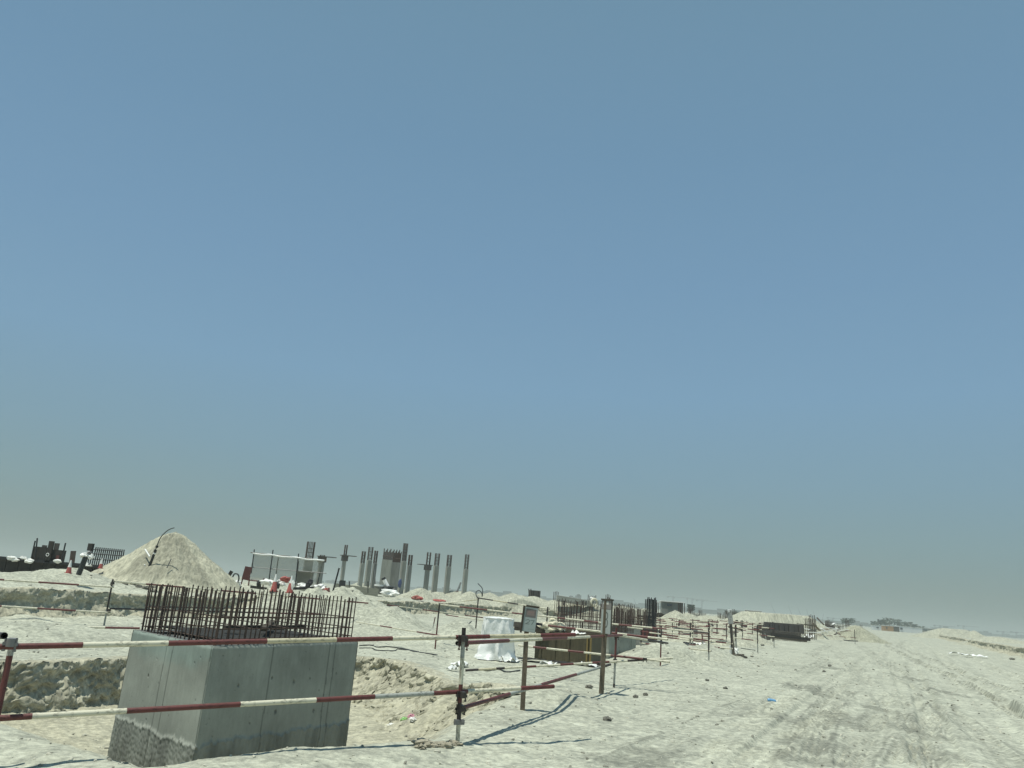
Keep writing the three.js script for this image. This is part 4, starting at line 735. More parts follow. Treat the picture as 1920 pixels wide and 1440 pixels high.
// ------------------------------------------------------------------ net canopy and the clutter in front of it
{
  const D = 42, P = (px, py, dz = 0) => at(px, py, D + dz); const b = P(540, 1100); const t = thing('shade_canopy', 'grey net canopy on black poles with a rolled white edge', 'canopy', V(b.x, hAt(b.x, b.z), b.z));
  const post = (px0, py0, px1, py1, dz = 0) => part('pole', rod(P(px0, py0, dz), P(px1, py1, dz), 0.03, 6), M.black, t);
  post(503, 1098, 512, 1031); post(552, 1112, 560, 1038); post(592, 1108, 606, 1050, 0.3); post(471, 1075, 477, 1030); post(517, 1082, 522, 1045, 1.6); post(556, 1090, 560, 1052, 1.6);
  const g = new THREE.PlaneGeometry(1, 1, 20, 10), p = g.attributes.position, TL = P(476, 1037, 0.1), TR = P(606, 1051, 0.1), BL = P(466, 1085, 0.4), BR = P(598, 1096, 0.4);
  for (let i = 0; i < p.count; i++) { const s = p.getX(i) + 0.5, q = p.getY(i) + 0.5, a = BL.clone().lerp(BR, s), c = TL.clone().lerp(TR, s), v = a.lerp(c, q); p.setXYZ(i, v.x, v.y - 0.06 * Math.sin(s * Math.PI * 3), v.z + 0.08 * n2(s * 6, q * 4)); } g.computeVertexNormals(); part('net', g, M.net, t);
  part('rolled_edge', curveTube([...Array(9)].map((_, k) => P(474 + 16.8 * k, 1037.5 + 1.75 * k + 0.8 * Math.sin(k * 2.3), 0)), 0.045, 60, 7), M.whiteFilm, t);
  for (const [a, c, e, f] of [[468, 1063, 612, 1075], [466, 1086, 600, 1098]]) part('ledger', rod(P(a, c, 0.05), P(e, f, 0.05), 0.022, 6), M.galv, t);
  part('ledger', rod(P(470, 1036, 0), P(612, 1051, 0), 0.025, 6), M.wood, t);
  const q = P(572, 1086, 1.5); const f = thing('formwork_box', 'dark plywood crate standing under the net canopy', 'formwork box', V(q.x, q.y - 0.4, q.z), 'formwork boxes'); part('panel', bx(q, 0.75, 0.75, 0.7, 0.1), M.form, f); part('rail_batten', bx(q.clone().add(V(0, 0.39, 0)), 0.85, 0.06, 0.8, 0.1), M.greyWood, f); part('leg', bx(q.clone().add(V(0.38, -0.1, 0.36)), 0.06, 0.95, 0.06), M.greyWood, f);
}
function cone(px, pyB, pyT, D, label, flip, bag) {
  const b = at(px, pyB, D), h = at(px, pyT, D).y - b.y; const t = thing('traffic_cone', label, 'traffic cone', b, 'traffic cones');
  const L = (a, r0, r1) => { const g = new THREE.CylinderGeometry(r1 * h, r0 * h, a[1] * h - a[0] * h, 18); g.translate(b.x, b.y + (a[0] + a[1]) / 2 * h, b.z); return g; };
  part('base_plate', bx(b.clone().add(V(0, 0.02 * h, 0)), 0.5 * h, 0.045 * h, 0.5 * h, 0.3), M.coneRed, t); const cb = part('cone_body', L([0.04, flip ? 0.45 : 0.56], 0.2, flip ? 0.13 : 0.105), M.coneRed, t); part('white_sleeve', L([flip ? 0.45 : 0.56, 0.97], flip ? 0.128 : 0.103, 0.04), M.white, cb); part('tip', L([0.97, 1.0], 0.04, 0.035), flip ? M.coneRed : M.white, t);
  if (bag) part('sleeve_tear', lump(b.clone().add(V(0.13 * h, 0.45 * h, 0.1 * h)), 0.09 * h, 0.28 * h, 0.06 * h, 4, 0.4), M.white, t);
}
cone(513, 1109, 1076, 32.6, 'red traffic cone with a smooth white top on the sand before the net canopy', false);
cone(543, 1112, 1079, 32.2, 'red traffic cone with torn white sleeve before the net canopy', false, true);
cone(128, 1075, 1049, 28, 'faded red and white cone beside the black post with white bags', true);
cone(188, 1066, 1046, 31, 'small cone half hidden at the foot of the tall sand heap', true);
{ // clutter behind the cones
  const D = 38, P = (px, py, dz = 0) => at(px, py, D + dz), r = rng(8);
  const put = (name, geo, m, lb, cat, b, grp) => single(name, geo, m, lb, cat, b.clone(), grp);
  let p = P(463, 1075); const st = thing('steel_prop_frame', 'rust-red steel frame standing between the tall heap and the net canopy', 'steel frame', P(463, 1092), 'steel frames'); part('plate', bx(p, 0.33, 0.62, 0.08, 0.2, 0, -0.12), M.rust, st); part('leg', rod(P(452, 1096), P(457, 1078), 0.03), M.rust, st); part('leg', rod(P(466, 1098), P(468, 1080), 0.03), M.rust, st); part('cross_rail', rod(P(468, 1088), P(505, 1092), 0.03), M.rust, st); part('leg', rod(P(493, 1101), P(495, 1084), 0.03), M.rust, st);
  put('pipe_hoop', curveTube([P(436, 1082), P(440, 1076), P(446, 1077), P(448, 1084), P(446, 1092)], 0.035, 30), M.hose, 'black hoop of pipe standing at the foot of the tall sand heap', 'pipe', P(446, 1092));
  p = P(432, 1075); put('plywood_scrap', bx(p, 0.16, 0.24, 0.06, 0.3, 0, -0.4), M.form, 'small dark board leaning on the foot of the tall sand heap', 'board', p);
  for (const [px, py, rx, ry, m, lb] of [[500, 1092, 0.5, 0.14, M.white, 'long white bundle lying under the net canopy'], [525, 1093, 0.4, 0.16, M.white, 'white bundle behind the smooth-topped cone'], [535, 1085, 0.35, 0.12, M.coneRed, 'faded pink tarp bundle behind the cones'], [570, 1101, 0.55, 0.2, M.white, 'white plastic heap with dark holes under the canopy'], [600, 1101, 0.45, 0.14, M.white, 'white plastic heap by the leaning black pole'], [612, 1107, 0.22, 0.12, M.red, 'red bag beside the white plastic by the leaning black pole'], [446, 1094, 0.22, 0.14, M.white, 'white bucket-like bag beside the hoop of pipe']]) { p = P(px, py, -1 + 2 * r()); put('bundle', lump(p, rx * 0.6, ry, 0.3, px, 0.45, 3), m, lb, 'bundle', p, 'bundles before the canopy'); }
  for (const [a, b, m, lb] of [[[470, 1100], [500, 1104], M.form, 'dark sleeper beam lying under the canopy, near the tall heap'], [[566, 1114], [625, 1116], M.form, 'long dark beam lying in front of the white plastic heap'], [[600, 1112], [650, 1114], M.form, 'dark beam lying beside the leaning black pole'], [[540, 1104], [590, 1102], M.black, 'thin black rod lying across the white plastic']]) { p = P(...a); put('timber_beam', bar(p, P(...b), 0.12, 0.12), m, lb, 'timber', p, 'beams before the canopy'); }
  for (const [px, py] of [[486, 1094], [520, 1098], [577, 1098], [582, 1092]]) { p = P(px, py, -0.6); put('rubber_boot', lump(p, 0.11, 0.17, 0.1, px * 1.1, 0.35, 2), M.black, px < 530 ? 'black lump of pipe offcuts under the net canopy' : 'black lump of pipe ends on the white plastic', 'pipe offcut', p, 'black pipe offcuts'); }
  const bpole = thing('black_pole', 'leaning black pole standing in the sand beside the slim column', 'pole', P(621, 1119, -6)); part('pole', rod(P(621, 1121, -6), P(636, 1065, -6), 0.035), M.black, bpole);
}
// ------------------------------------------------------------------ bent cable before the tall heap
{
  const D = 31.2; const P = (px, py) => at(px, py, D); const pts = [[277, 1068], [285, 1048], [292, 1030], [300, 1010], [307, 1001], [317, 993], [327, 989.5]].map(([a, b]) => P(a, b));
  const t = thing('bent_cable', 'thick black cable sticking up in front of the tall sand heap, its tip bending over', 'cable', P(277, 1069));
  part('sheath', rod(P(277, 1070), P(288.5, 1040), 0.054, 8), M.black, t); part('core', curveTube(pts, 0.019, 50), M.hose, t); part('sheath_collar', rod(P(290, 1036), P(292, 1031), 0.06, 8), M.black, t); part('sheath_collar', rod(P(293.5, 1027), P(295, 1023), 0.055, 8), M.black, t); part('wrap', rod(P(289, 1038.5), P(290, 1036.5), 0.057, 8), M.white, t);
  for (const [a, b, lb] of [[[272, 1030], [281, 1044], 'white stick lying on the tall sand heap above the black cable'], [[268, 1057], [272, 1060], 'short white stick at the foot of the black cable']]) single('stick', rod(at(...a, 31.6), at(...b, 31.2), 0.03), M.white, lb, 'stick', at(...a, 31.6), 'white sticks on the tall heap');
  single('stick', rod(at(313, 1065, 31), at(321, 1048, 31.2), 0.018), M.hose, 'thin dark rod leaning in the tall sand heap', 'stick', at(313, 1065, 31));
}
// ------------------------------------------------------------------ dark formwork and cages at the far left
{
  const D = 40, P = (px, py, dz = 0) => at(px, py, D + dz);
  const d = thing('formwork_wall', 'long low black formwork wall behind the sand bank', 'formwork', P(100, 1070)); for (let k = 0; k < 11; k++) { const a = P(-30 + k * 23, 1042 + k * 2.1), b = P(-8 + k * 23, 1044 + k * 2.1), lo = a.y - 0.75; part('panel', bx(V((a.x + b.x) / 2, (a.y + lo) / 2, a.z), b.x - a.x - 0.02, a.y - lo, 0.12), M.form, d); } part('top_rail', bar(P(-30, 1043, -0.12), P(215, 1065, -0.12), 0.16, 0.14), M.black, d);
  const f = thing('formwork_box', 'tall black column formwork with ragged uprights behind the sand bank', 'formwork box', P(85, 1054), 'formwork boxes');
  const panel = (a, b, top, bot, dz, m) => { const A = P(a, bot, dz), B = P(b, bot, dz), y1 = P((a + b) / 2, top, dz).y; part('panel', bx(V((A.x + B.x) / 2, (A.y + y1) / 2, A.z), B.x - A.x, y1 - A.y, 0.1), m, f); };
  panel(58, 84, 1025, 1052, 0, M.form); panel(84, 93, 1014, 1054, -0.15, M.form); panel(96, 104, 1018, 1052, 0.1, M.formGrey); panel(92, 119, 1031, 1054, 0, M.form); panel(76, 84, 1022, 1040, 0.15, M.formGrey);
  for (const [a, b, c, e] of [[58, 1050, 66, 1014], [66, 1046, 70, 1009], [115, 1052, 123, 1018]]) part('upright', rod(P(a, b, -0.2), P(c, e, -0.2), 0.035), M.black, f); part('tie_plate', bx(P(108, 1046, -0.12), 0.14, 0.25, 0.05), M.rust, f); part('tie_ring', new THREE.TorusGeometry(0.07, 0.016, 6, 14).translate(P(89, 1040, -0.25).x, P(89, 1040, -0.25).y, P(89, 1040, -0.25).z), M.white, f);
  const c = thing('rebar_cage', 'black fan of starter bars half hidden behind the tall sand heap', 'rebar cage', P(200, 1062), 'rebar cages');
  for (let k = 0; k < 17; k++) for (const dz of [0]) part('rebar', rod(P(163 + k * 4.0 + dz * 3, 1064 + k * 0.2, dz), P(173 + k * 3.75 + dz * 3, (k < 2 ? 1019 : 1025) + k * 0.35, dz), 0.03, 5), M.black, c); for (const y of [1030, 1038, 1048]) part('crossbar', rod(P(170, y, -0.05), P(230, y + 4, -0.05), 0.022, 5), M.black, c); part('bent_plate', bx(P(170, 1026), 0.22, 0.36, 0.2), M.form, c);
  const c5 = thing('rebar_cage', 'faint grey bundle of bars behind the faded cone', 'rebar cage', P(133, 1060, 14), 'rebar cages'); for (let k = 0; k < 5; k++) part('rebar', rod(P(130 + k * 1.9, 1062, 14), P(134 + k * 1.9, 1033, 14), 0.05, 5), M.rebar, c5);
  const ps = thing('bagged_post', 'black leaning post with white bags tied to its top', 'post', at(148, 1077, 27)); part('post', rod(at(147, 1078, 27), at(161, 1044, 27), 0.085), mat(0.04, 0.045, 0.045), ps); for (const [px, py, rx, ry] of [[160, 1041, 0.11, 0.09], [170, 1044, 0.1, 0.08], [154, 1042, 0.06, 0.07], [168, 1036, 0.06, 0.05]]) part('bag', lump(at(px, py, 27), rx, ry, 0.1, px, 0.5, 2), px === 168 ? M.galv : M.white, ps); part('torn_strip', crumple(at(166, 1063, 26.9), 0.2, 0.1, 0.1, 3).rotateX(0), M.white, ps);
  for (const [px, py, s, lb] of [[22, 1046, 0.22, 'white sack heap on the black formwork wall'], [29, 1050, 0.18, 'smaller white sack beside the sack heap on the black formwork wall'], [55, 1052, 0.22, 'flat white sack before the tall black formwork'], [108, 1052, 0.2, 'white board on the black wall before the tall black formwork'], [44, 1046, 0.16, 'grey white sack on the black formwork wall']]) { const p = P(px, py, -0.3); single('white_sack', lump(p, s, s * 0.45, s * 0.6, px, 0.4, 2), M.white, lb, 'sack', p, 'white sacks at the black formwork'); }
}
// ------------------------------------------------------------------ barrel, white bag and red scraps in the middle distance
{
  const D = 58, P = (px, py, dz = 0) => at(px, py, D + dz);
  const t = thing('sand_drum', 'pale drum with a white lid beside the white bagged pipe', 'drum', P(709, 1114)); const b = P(709, 1114), h = P(709, 1098).y - b.y; const g = new THREE.CylinderGeometry(0.33, 0.33, h, 18); g.translate(b.x, b.y + h / 2, b.z); part('drum_body', g, M.stone, t); const l = new THREE.CylinderGeometry(0.35, 0.35, 0.13, 18); l.translate(b.x, b.y + h + 0.02, b.z); part('lid', l, M.white, t);
  const w = thing('capped_pipe', 'white upright pipe with a black cap rising from the heap', 'pipe', P(728, 1103)); part('pipe', rod(P(729, 1104), P(720, 1086), 0.14, 10), M.white, w); part('cap', rod(P(720, 1087), P(718.5, 1083.5), 0.16, 10), M.black, w); part('black_sleeve', lump(P(730, 1103), 0.48, 0.2, 0.25, 7, 0.3), M.hose, w);
  for (const [px, py, rx, ry, m, lb, n] of [[729, 1112, 0.36, 0.17, M.white, 'white sack lying beside the pale drum', 'white_sack'], [740, 1114, 0.2, 0.1, M.white, 'end of a white sack drooping beside the pale drum', 'white_sack'], [781, 1121, 0.2, 0.1, M.red, 'red plastic bag on the sand heap before the bare columns', 'red_bag'], [788, 1122, 0.14, 0.07, M.coneRed, 'faded red scrap beside the red plastic bag', 'red_bag'], [824, 1126, 0.3, 0.05, M.coneRed, 'strip of faded red netting on the sand heap', 'red_netting']]) { const p = P(px, py, -1.2); single(n, lump(p, rx * 1.55, ry * 1.55, 0.3, px, 0.4, 2), m, lb, 'bag', p, 'bags on the middle heaps'); }
  const lp = [[898, 1122], [893, 1117], [893, 1110], [898, 1107], [903, 1112], [904, 1119], [905, 1112], [904, 1103], [896, 1094]].map(([a, b2]) => at(a, b2, 61)); single('wire_loop', curveTube(lp, 0.036, 60), M.hose, 'loop of stiff black wire standing out of the bank', 'wire', at(898, 1122, 61));
  const bl = P(750, 1094, 14); single('blue_tarp', lump(bl, 0.16, 0.4, 0.2, 3, 0.2), M.darkBlue, 'blue sheet hanging beside the column with the tallest bars', 'tarp', bl);
  const nb = thing('net_screen', 'low grey-green net screen before the column cluster', 'net screen', P(670, 1107, -4)); part('net', bx(at(668, 1106, 54), 3.0, 0.5, 0.05, 0, 0, -0.05), mat(0.24, 0.24, 0.19, { bumpMap: clothBump, bumpScale: 0.05 }), nb); for (const px of [637, 655, 690]) part('stake', rod(at(px, 1112, 54), at(px, 1090, 54), 0.04), M.black, nb); part('black_plate', bx(at(642, 1094, 53.5), 0.4, 0.4, 0.05), M.black, nb);
  const tc = thing('small_crane', 'small distant crane with a raised jib beside the last slim column', 'crane', at(858, 1112, 130)); part('jib', rod(at(856, 1112, 130), at(864, 1092, 130), 0.16), M.crane, tc); part('body', bx(at(853, 1113, 130), 1.6, 0.8, 1, 0.2), M.rust, tc); part('stay', rod(at(864, 1092, 130), at(862, 1104, 130), 0.06), M.crane, tc);
  const s = thing('formwork_box', 'small grey formwork box on top of the broad sand heap', 'formwork box', at(1002, 1120, 73), 'formwork boxes'); part('panel', bx(at(1002, 1115, 73), 0.9, 0.75, 0.7, 0.3), M.formGrey, s); for (const px of [992, 996, 1001, 1010]) part('stud', rod(at(px, 1120, 72.5), at(px - 0.5, px < 997 ? 1104 : 1108, 72.5), 0.045), M.form, s);
  const hc = at(1114, 1130, 68.6); single('hose_coil', new THREE.TorusGeometry(0.27, 0.1, 8, 24).rotateY(0.3).translate(hc.x, hc.y + 0.03, hc.z), M.sack, 'coil of pale hose standing on the sand heap', 'hose', hc); const bc = at(1109, 1122, 69.4); single('white_sack', lump(bc, 0.15, 0.15, 0.14, 6, 0.3), M.white, 'small white bag above the coil of pale hose', 'bag', bc);
  const lw = thing('rubble_ledge', 'broken concrete ledge with dark stakes in the bank behind the rebar cage', 'rubble', at(1075, 1130, 69)); part('slab', bx(at(1078, 1127, 69), 3.2, 0.5, 0.8, 0, 0.03, -0.08), M.paleConcrete, lw); for (const px of [1056, 1059, 1081, 1093, 1099]) part('stake', rod(at(px, 1135, 68.4), at(px, 1127, 68.4), 0.05), M.form, lw);
}
{ // far grey wall with a pale coping
  const D = 68; const a = at(1240, 1145, D), b = at(1278, 1149, D), yT = at(1260, 1129, D).y; const t = thing('site_hut', 'far grey flat-roofed block with a pale roof edge behind the rounded heaps', 'hut', V((a.x + b.x) / 2, 0, a.z)); part('wall', bx(V((a.x + b.x) / 2, yT / 2, a.z), b.x - a.x, yT, 1.6, -0.12), M.greyConcrete, t); part('roof_edge', bx(V((a.x + b.x) / 2, yT + 0.04, a.z), b.x - a.x + 0.2, 0.09, 1.8, -0.12), M.white, t); part('window', bx(V(a.x + 0.5, yT - 0.25, a.z + 0.85), 0.4, 0.2, 0.04, -0.12), M.glass, t); part('board', bx(at(1235, 1129, D), 0.4, 0.09, 0.1), M.white, t);
}
{ // stack of formwork panels and beams beside the road
  const D = 46, P = (px, py, dz = 0) => at(px, py, D + dz); const b = drop(1470, 1201); const s = -b.z / D; const Q = (px, py, dz = 0) => at(px, py, -b.z + dz * s);
  const one = (a, c, w, h, m, lb, dz) => { const p = Q(a[0], a[1], dz), q = Q(c[0], c[1], dz); single('timber_beam', bar(p, q, w, h), m, lb, 'timber', p.clone(), 'beams in the dark stack'); };
  const st = thing('panel_stack', 'stack of dark grey formwork panels standing behind the long beams beside the road', 'panel stack', b.clone()); for (let k = 0; k < 8; k++) { const a = Q(1437 + k * 9.2, 1181, 1.6), c = Q(1437 + k * 9.2, 1166 + k * 0.7, 1.6); part('panel', bx(V(a.x, (a.y + c.y) / 2 - 0.15, a.z + 0.1 * Math.sin(k * 3)), 0.36, c.y - a.y + 0.3, 0.3, 0.05, 0.02), M.formGrey, st); }
  one([1418, 1182], [1500, 1189], 0.5, 0.22, M.greyWood, 'uppermost weathered beam in the dark stack beside the road', 0.8); one([1428, 1186], [1500, 1194], 0.4, 0.16, M.darkWood, 'dark beam in the middle of the stack beside the road', 0.4); one([1424, 1190], [1518, 1199], 0.35, 0.24, M.form, 'longest black beam at the bottom of the stack, its end by the white film', 0); one([1432, 1193], [1512, 1202], 0.3, 0.14, M.darkWood, 'lowest beam on the sand in front of the dark stack', -0.5); one([1395, 1192], [1440, 1176], 0.14, 0.1, M.wood, 'pale plank leaning up to the dark stack', 0.6); one([1388, 1200], [1432, 1184], 0.12, 0.08, M.wood, 'second pale plank sloping from the sand to the dark stack', 0.3); one([1412, 1178], [1450, 1186], 0.12, 0.08, M.wood, 'short pale plank across the end of the dark stack', 0.9);
  const p = drop(1516, 1198, 0.02); single('white_film', crumple(p, 1.1, 0.7, 0.3, 7.7, 0.4), M.whiteFilm, 'white film bunched at the end of the longest black beam', 'film', p.clone(), 'white plastic scraps');
}
{ // splintered boards and litter of timber further on
  const r = rng(31); const D = 66; const lb = ['broad white board tipped on the timber litter', 'splintered pale plank in the timber litter, leaning left'];
  const q = at(1550, 1187, D), w = at(1540, 1178, D); single('white_board', bar(w, q, 0.5, 0.06), M.white, lb[0], 'board', w.clone());
  for (let k = 0; k < 34; k++) { const px = 1505 + 75 * r(), py = 1168 + 20 * r() + (px - 1505) * 0.06, d = D * (0.95 + 0.5 * r()), p = at(px, py, d), L = 0.5 + 1.6 * r(), a = r() * 6.28, tl = (r() - 0.5) * 1.1; p.y = Math.max(p.y, hAt(p.x, p.z) + 0.05); const e = p.clone().add(V(Math.cos(a) * L, Math.abs(Math.sin(tl)) * L * 0.6, Math.sin(a) * L)); single('plank', bar(p, e, 0.09 + 0.1 * r(), 0.05), [M.wood, M.darkWood, M.white, M.greyWood][k % 4], ['brown plank', 'dark plank', 'white plank', 'grey plank'][k % 4] + ' in the splintered timber litter before the cone of grey sand', 'plank', p, 'splintered timber litter'); }
}
{ // small plot litter along the middle distance: blocks, huts, sacks, low frames
  const r = rng(97); const kinds = [['block_pile', M.paleConcrete, 'pale block pile'], ['cable_drum', M.darkWood, 'dark timber drum'], ['white_sack', M.white, 'white sack'], ['formwork_crate', M.formGrey, 'grey formwork crate'], ['crate', M.darkWood, 'brown crate']];
  const spots = []; for (let k = 0; k < 150; k++) { const px = 1215 + 350 * r(), D = 60 + 150 * r() * r() + (px > 1480 ? 30 : 0); spots.push([px, D, k]); }
  for (const [px, D, k] of spots) {
    const p = gp(px, D); const [, v] = uvOf(p.x, -p.z); if (v < 5.5) continue; const kd = kinds[Math.floor(r() * 5)], w = 0.5 + 1.2 * r(), h = 0.3 + 0.9 * r(); let g;
    if (kd[0] === 'white_sack') g = lump(V(p.x, p.y + 0.15, p.z), w * 0.5, 0.25, 0.35, k, 0.4, 2); else if (kd[0] === 'cable_drum') g = [0, 1].map((e) => new THREE.CylinderGeometry(h * 0.6, h * 0.6, 0.08, 14).rotateZ(Math.PI / 2).rotateY(k).translate(p.x + (e - 0.5) * 0.5 * Math.cos(k), p.y + h * 0.6, p.z - (e - 0.5) * 0.5 * Math.sin(k))).concat(new THREE.CylinderGeometry(h * 0.3, h * 0.3, 0.5, 10).rotateZ(Math.PI / 2).rotateY(k).translate(p.x, p.y + h * 0.6, p.z)); else if (kd[0] === 'block_pile') { g = []; for (let e = 0; e < 6; e++) g.push(bx(V(p.x + (e % 3 - 1) * 0.42, p.y + 0.12 + Math.floor(e / 3) * 0.22, p.z + 0.1 * r()), 0.4, 0.2, 0.3, 0.2 * r(), 0.02)); } else g = [bx(V(p.x, p.y + h / 2, p.z), w, h, 0.12 + 0.5 * r(), k, 0.02), bx(V(p.x, p.y + h + 0.03, p.z), w + 0.1, 0.06, 0.3, k)];
    single(kd[0], g, kd[1], kd[2] + ' in the plots beyond the leaning sign post', kd[2].split(' ').pop(), p, kd[2] + 's in the far plots');
  }
  for (let k = 0; k < 90; k++) { const px = 1000 + 620 * r(), D = 60 + 200 * r(), p = gp(px, D); const [, v] = uvOf(p.x, -p.z); if (v < 6) continue; const h = 0.8 + 1.7 * r(); const n = 4 + Math.floor(4 * r()); const g = []; for (let e = 0; e < n; e++) g.push(rod(V(p.x + e * 0.16, p.y - 0.1, p.z), V(p.x + e * 0.16, p.y + h * (0.9 + 0.1 * r()), p.z), 0.035, 4)); single('starter_bars', g, M.rebar, 'thin bundle of upright starter bars in the far plots', 'starter bars', p, 'starter bars in the far plots'); }
}
// ------------------------------------------------------------------ things on the horizon
function tree(px, D, h, w, seed) {
  const b = gp(px, D); b.y = 0; const t = thing('palm_tree', 'dark bushy tree on the far horizon beyond the sand heaps', 'tree', b, 'trees on the horizon'); const r = rng(seed);
  part('trunk', rod(b, b.clone().add(V(0, h * 0.6, 0)), 0.25, 7, 0.14), M.trunk, t);
  const g = []; for (let k = 0; k < 150; k++) { const a = r() * 6.28, q = Math.sqrt(r()), c = b.clone().add(V(Math.cos(a) * q * w / 2, h * (0.62 + 0.4 * (r() - 0.5)), Math.sin(a) * q * w / 2)), s = 0.25 + 0.35 * r(); const f = new THREE.PlaneGeometry(s * 2, s); f.rotateX(r() * 3); f.rotateY(r() * 6); f.translate(c.x, c.y, c.z); g.push(f); } part('crown', g, M.leaf, t);
}
[[1590, 420, 5, 6], [1584, 430, 4, 5], [1650, 460, 6, 3], [1658, 450, 6, 3], [1665, 440, 7, 6], [1680, 470, 7, 4], [1700, 480, 6, 5], [1712, 500, 5, 3], [1372, 300, 3, 5], [1380, 310, 3, 4], [1296, 260, 4, 2], [1720, 500, 4, 6], [1640, 520, 5, 6], [1690, 510, 6, 6]].forEach(([a, b, c, d], i) => tree(a, b, c * 1.1, d * 1.1, i + 5));
for (const [px, D, w, m, lb, h] of [[1661, 330, 4, M.orange, 'orange container at the far end of the road', 2.0], [1673, 332, 3.4, M.darkWood, 'brown container beside the orange one', 2.0], [1690, 335, 6, M.cabin, 'white site cabin at the far end of the road', 2.3], [1705, 338, 8, M.cabin, 'longer white site cabin at the far end of the road', 2.1], [1646, 340, 6, M.cabin, 'low white cabin beside the orange container', 1.6], [1385, 210, 6, M.cabin, 'white flat cabin behind the leaning sign post', 1.2], [1412, 150, 2.6, M.formGrey, 'grey hut on the sand heap behind the leaning sign', 2.6], [1495, 180, 5, M.formGrey, 'grey flat hut behind the flat-topped sand heap', 2.6], [1520, 190, 4, M.cabin, 'small white cabin behind the timber litter', 1.6], [1738, 400, 12, M.paleConcrete, 'pale spoil bank block at the road end', 2.4]]) {
  const p = gp(px, D); p.y = 0; const t = thing('site_cabin', lb, 'cabin', p, 'site cabins and containers'); part('body', bx(V(p.x, h / 2, p.z), w, h, 2.4, -0.1, 0.04), m, t); part('roof', bx(V(p.x, h + 0.05, p.z), w + 0.2, 0.1, 2.6, -0.1), M.white, t); for (let k = 0; k < 2; k++) part('window', bx(V(p.x - w * 0.22 + k * w * 0.4, h * 0.6, p.z + 1.22), w * 0.15, h * 0.3, 0.06, -0.1), M.glass, t);
}
{ const p = at(1779, 1191, 330); p.y = hAt(p.x, p.z); const t = thing('parked_car', 'small white car half hidden by the bank along the road', 'car', p); part('body', bx(p.clone().add(V(0, 0.75, 0)), 4.0, 0.6, 1.7, 0, 0.12), M.white, t); part('cabin', bx(p.clone().add(V(0, 1.25, 0)), 2.3, 0.5, 1.5, 0, 0.12), M.glass, t); part('roof', bx(p.clone().add(V(0, 1.52, 0)), 2.0, 0.06, 1.4), M.white, t); for (const [a, b] of [[-1.3, 0.8], [1.3, 0.8], [-1.3, -0.8], [1.3, -0.8]]) part('wheel', new THREE.CylinderGeometry(0.33, 0.33, 0.2, 14).rotateX(Math.PI / 2).translate(p.x + a, p.y + 0.33, p.z + b), M.black, t); }
function crane(px, pyTop, D, lean, kind, i) {
  const b = gp(px, D); b.y = 0; const H = at(px, pyTop, D).y; const t = thing('tower_crane', 'faint tower crane standing far off in the haze', 'crane', b, 'cranes on the hazy horizon'); const s = D / 1100;
  if (kind) { part('mast', [-1, 1].flatMap((a) => [rod(b.clone().add(V(a * 0.7 * s, 0, 0)), b.clone().add(V(a * 0.7 * s, H, 0)), 0.3 * s, 4)]).concat([...Array(8)].map((_, k) => rod(b.clone().add(V(-0.7 * s, H * k / 8, 0)), b.clone().add(V(0.7 * s, H * (k + 1) / 8, 0)), 0.15 * s, 4))), M.crane, t); part('jib', rod(b.clone().add(V(-8 * s, H * 0.93, 0)), b.clone().add(V(22 * s, H * 0.93, 0)), 0.35 * s, 4), M.crane, t); part('counterweight', bx(b.clone().add(V(-7 * s, H * 0.9, 0)), 2 * s, 2 * s, 2 * s), M.crane, t); part('cab', bx(b.clone().add(V(1.4 * s, H * 0.88, 0)), 1.6 * s, 2 * s, 1.6 * s), M.crane, t); }
  else { part('boom', rod(b.clone().add(V(0, 1, 0)), b.clone().add(V(lean * H, H, 0)), 0.45 * s, 4, 0.25 * s), M.crane, t); part('tracks', bx(b.clone().add(V(0, 1.2, 0)), 8 * s, 2.4, 5), M.crane, t); part('tail', rod(b.clone().add(V(0, 1, 0)), b.clone().add(V(-lean * H * 0.2, H * 0.28, 0)), 0.3 * s, 4), M.crane, t); }
}
[[1262, 1117, 1100, 0, 1], [1288, 1120, 1150, 0.05, 0], [1298, 1121, 1200, 0, 1], [1316, 1124, 1150, 0, 1], [1458, 1130, 1200, -0.5, 0], [1488, 1136, 1200, -0.4, 0], [1504, 1138, 1200, -0.35, 0], [1518, 1142, 1250, -0.3, 0], [1530, 1146, 1250, -0.3, 0], [1540, 1150, 1300, 0.2, 0], [1560, 1158, 1300, 0, 1], [1758, 1172, 1200, 0, 1], [1802, 1172, 1300, 0, 1], [1874, 1183, 1250, 0, 1], [1899, 1184, 1200, 0, 1], [1740, 1174, 1300, 0.2, 0], [1100, 1106, 1200, 0.3, 0], [1195, 1122, 1200, -0.4, 0]].forEach(([a, b, c, d, e], i) => crane(a, b, c, d, e, i));
{ // long low far building blocks along the horizon
  const r = rng(404); const spots = []; for (let k = 0; k < 60; k++) { const px = 560 + 1360 * (k + r()) / 60; spots.push([px, 900 + 700 * r()]); }
  for (const [px, D] of spots) { const p = gp(px, D); p.y = 0; const w = 16 + 40 * r(), h = 2.5 + 4 * r(); const t = thing('far_building', 'low unfinished building block fading into the haze on the horizon', 'building', p, 'low buildings on the hazy horizon'); part('wall', bx(V(p.x, h / 2, p.z), w, h, 12, 0), M.greyConcrete, t); part('roof_core', bx(V(p.x + w * 0.2, h + 1, p.z), w * 0.25, 2, 6, 0), M.greyConcrete, t); }
}
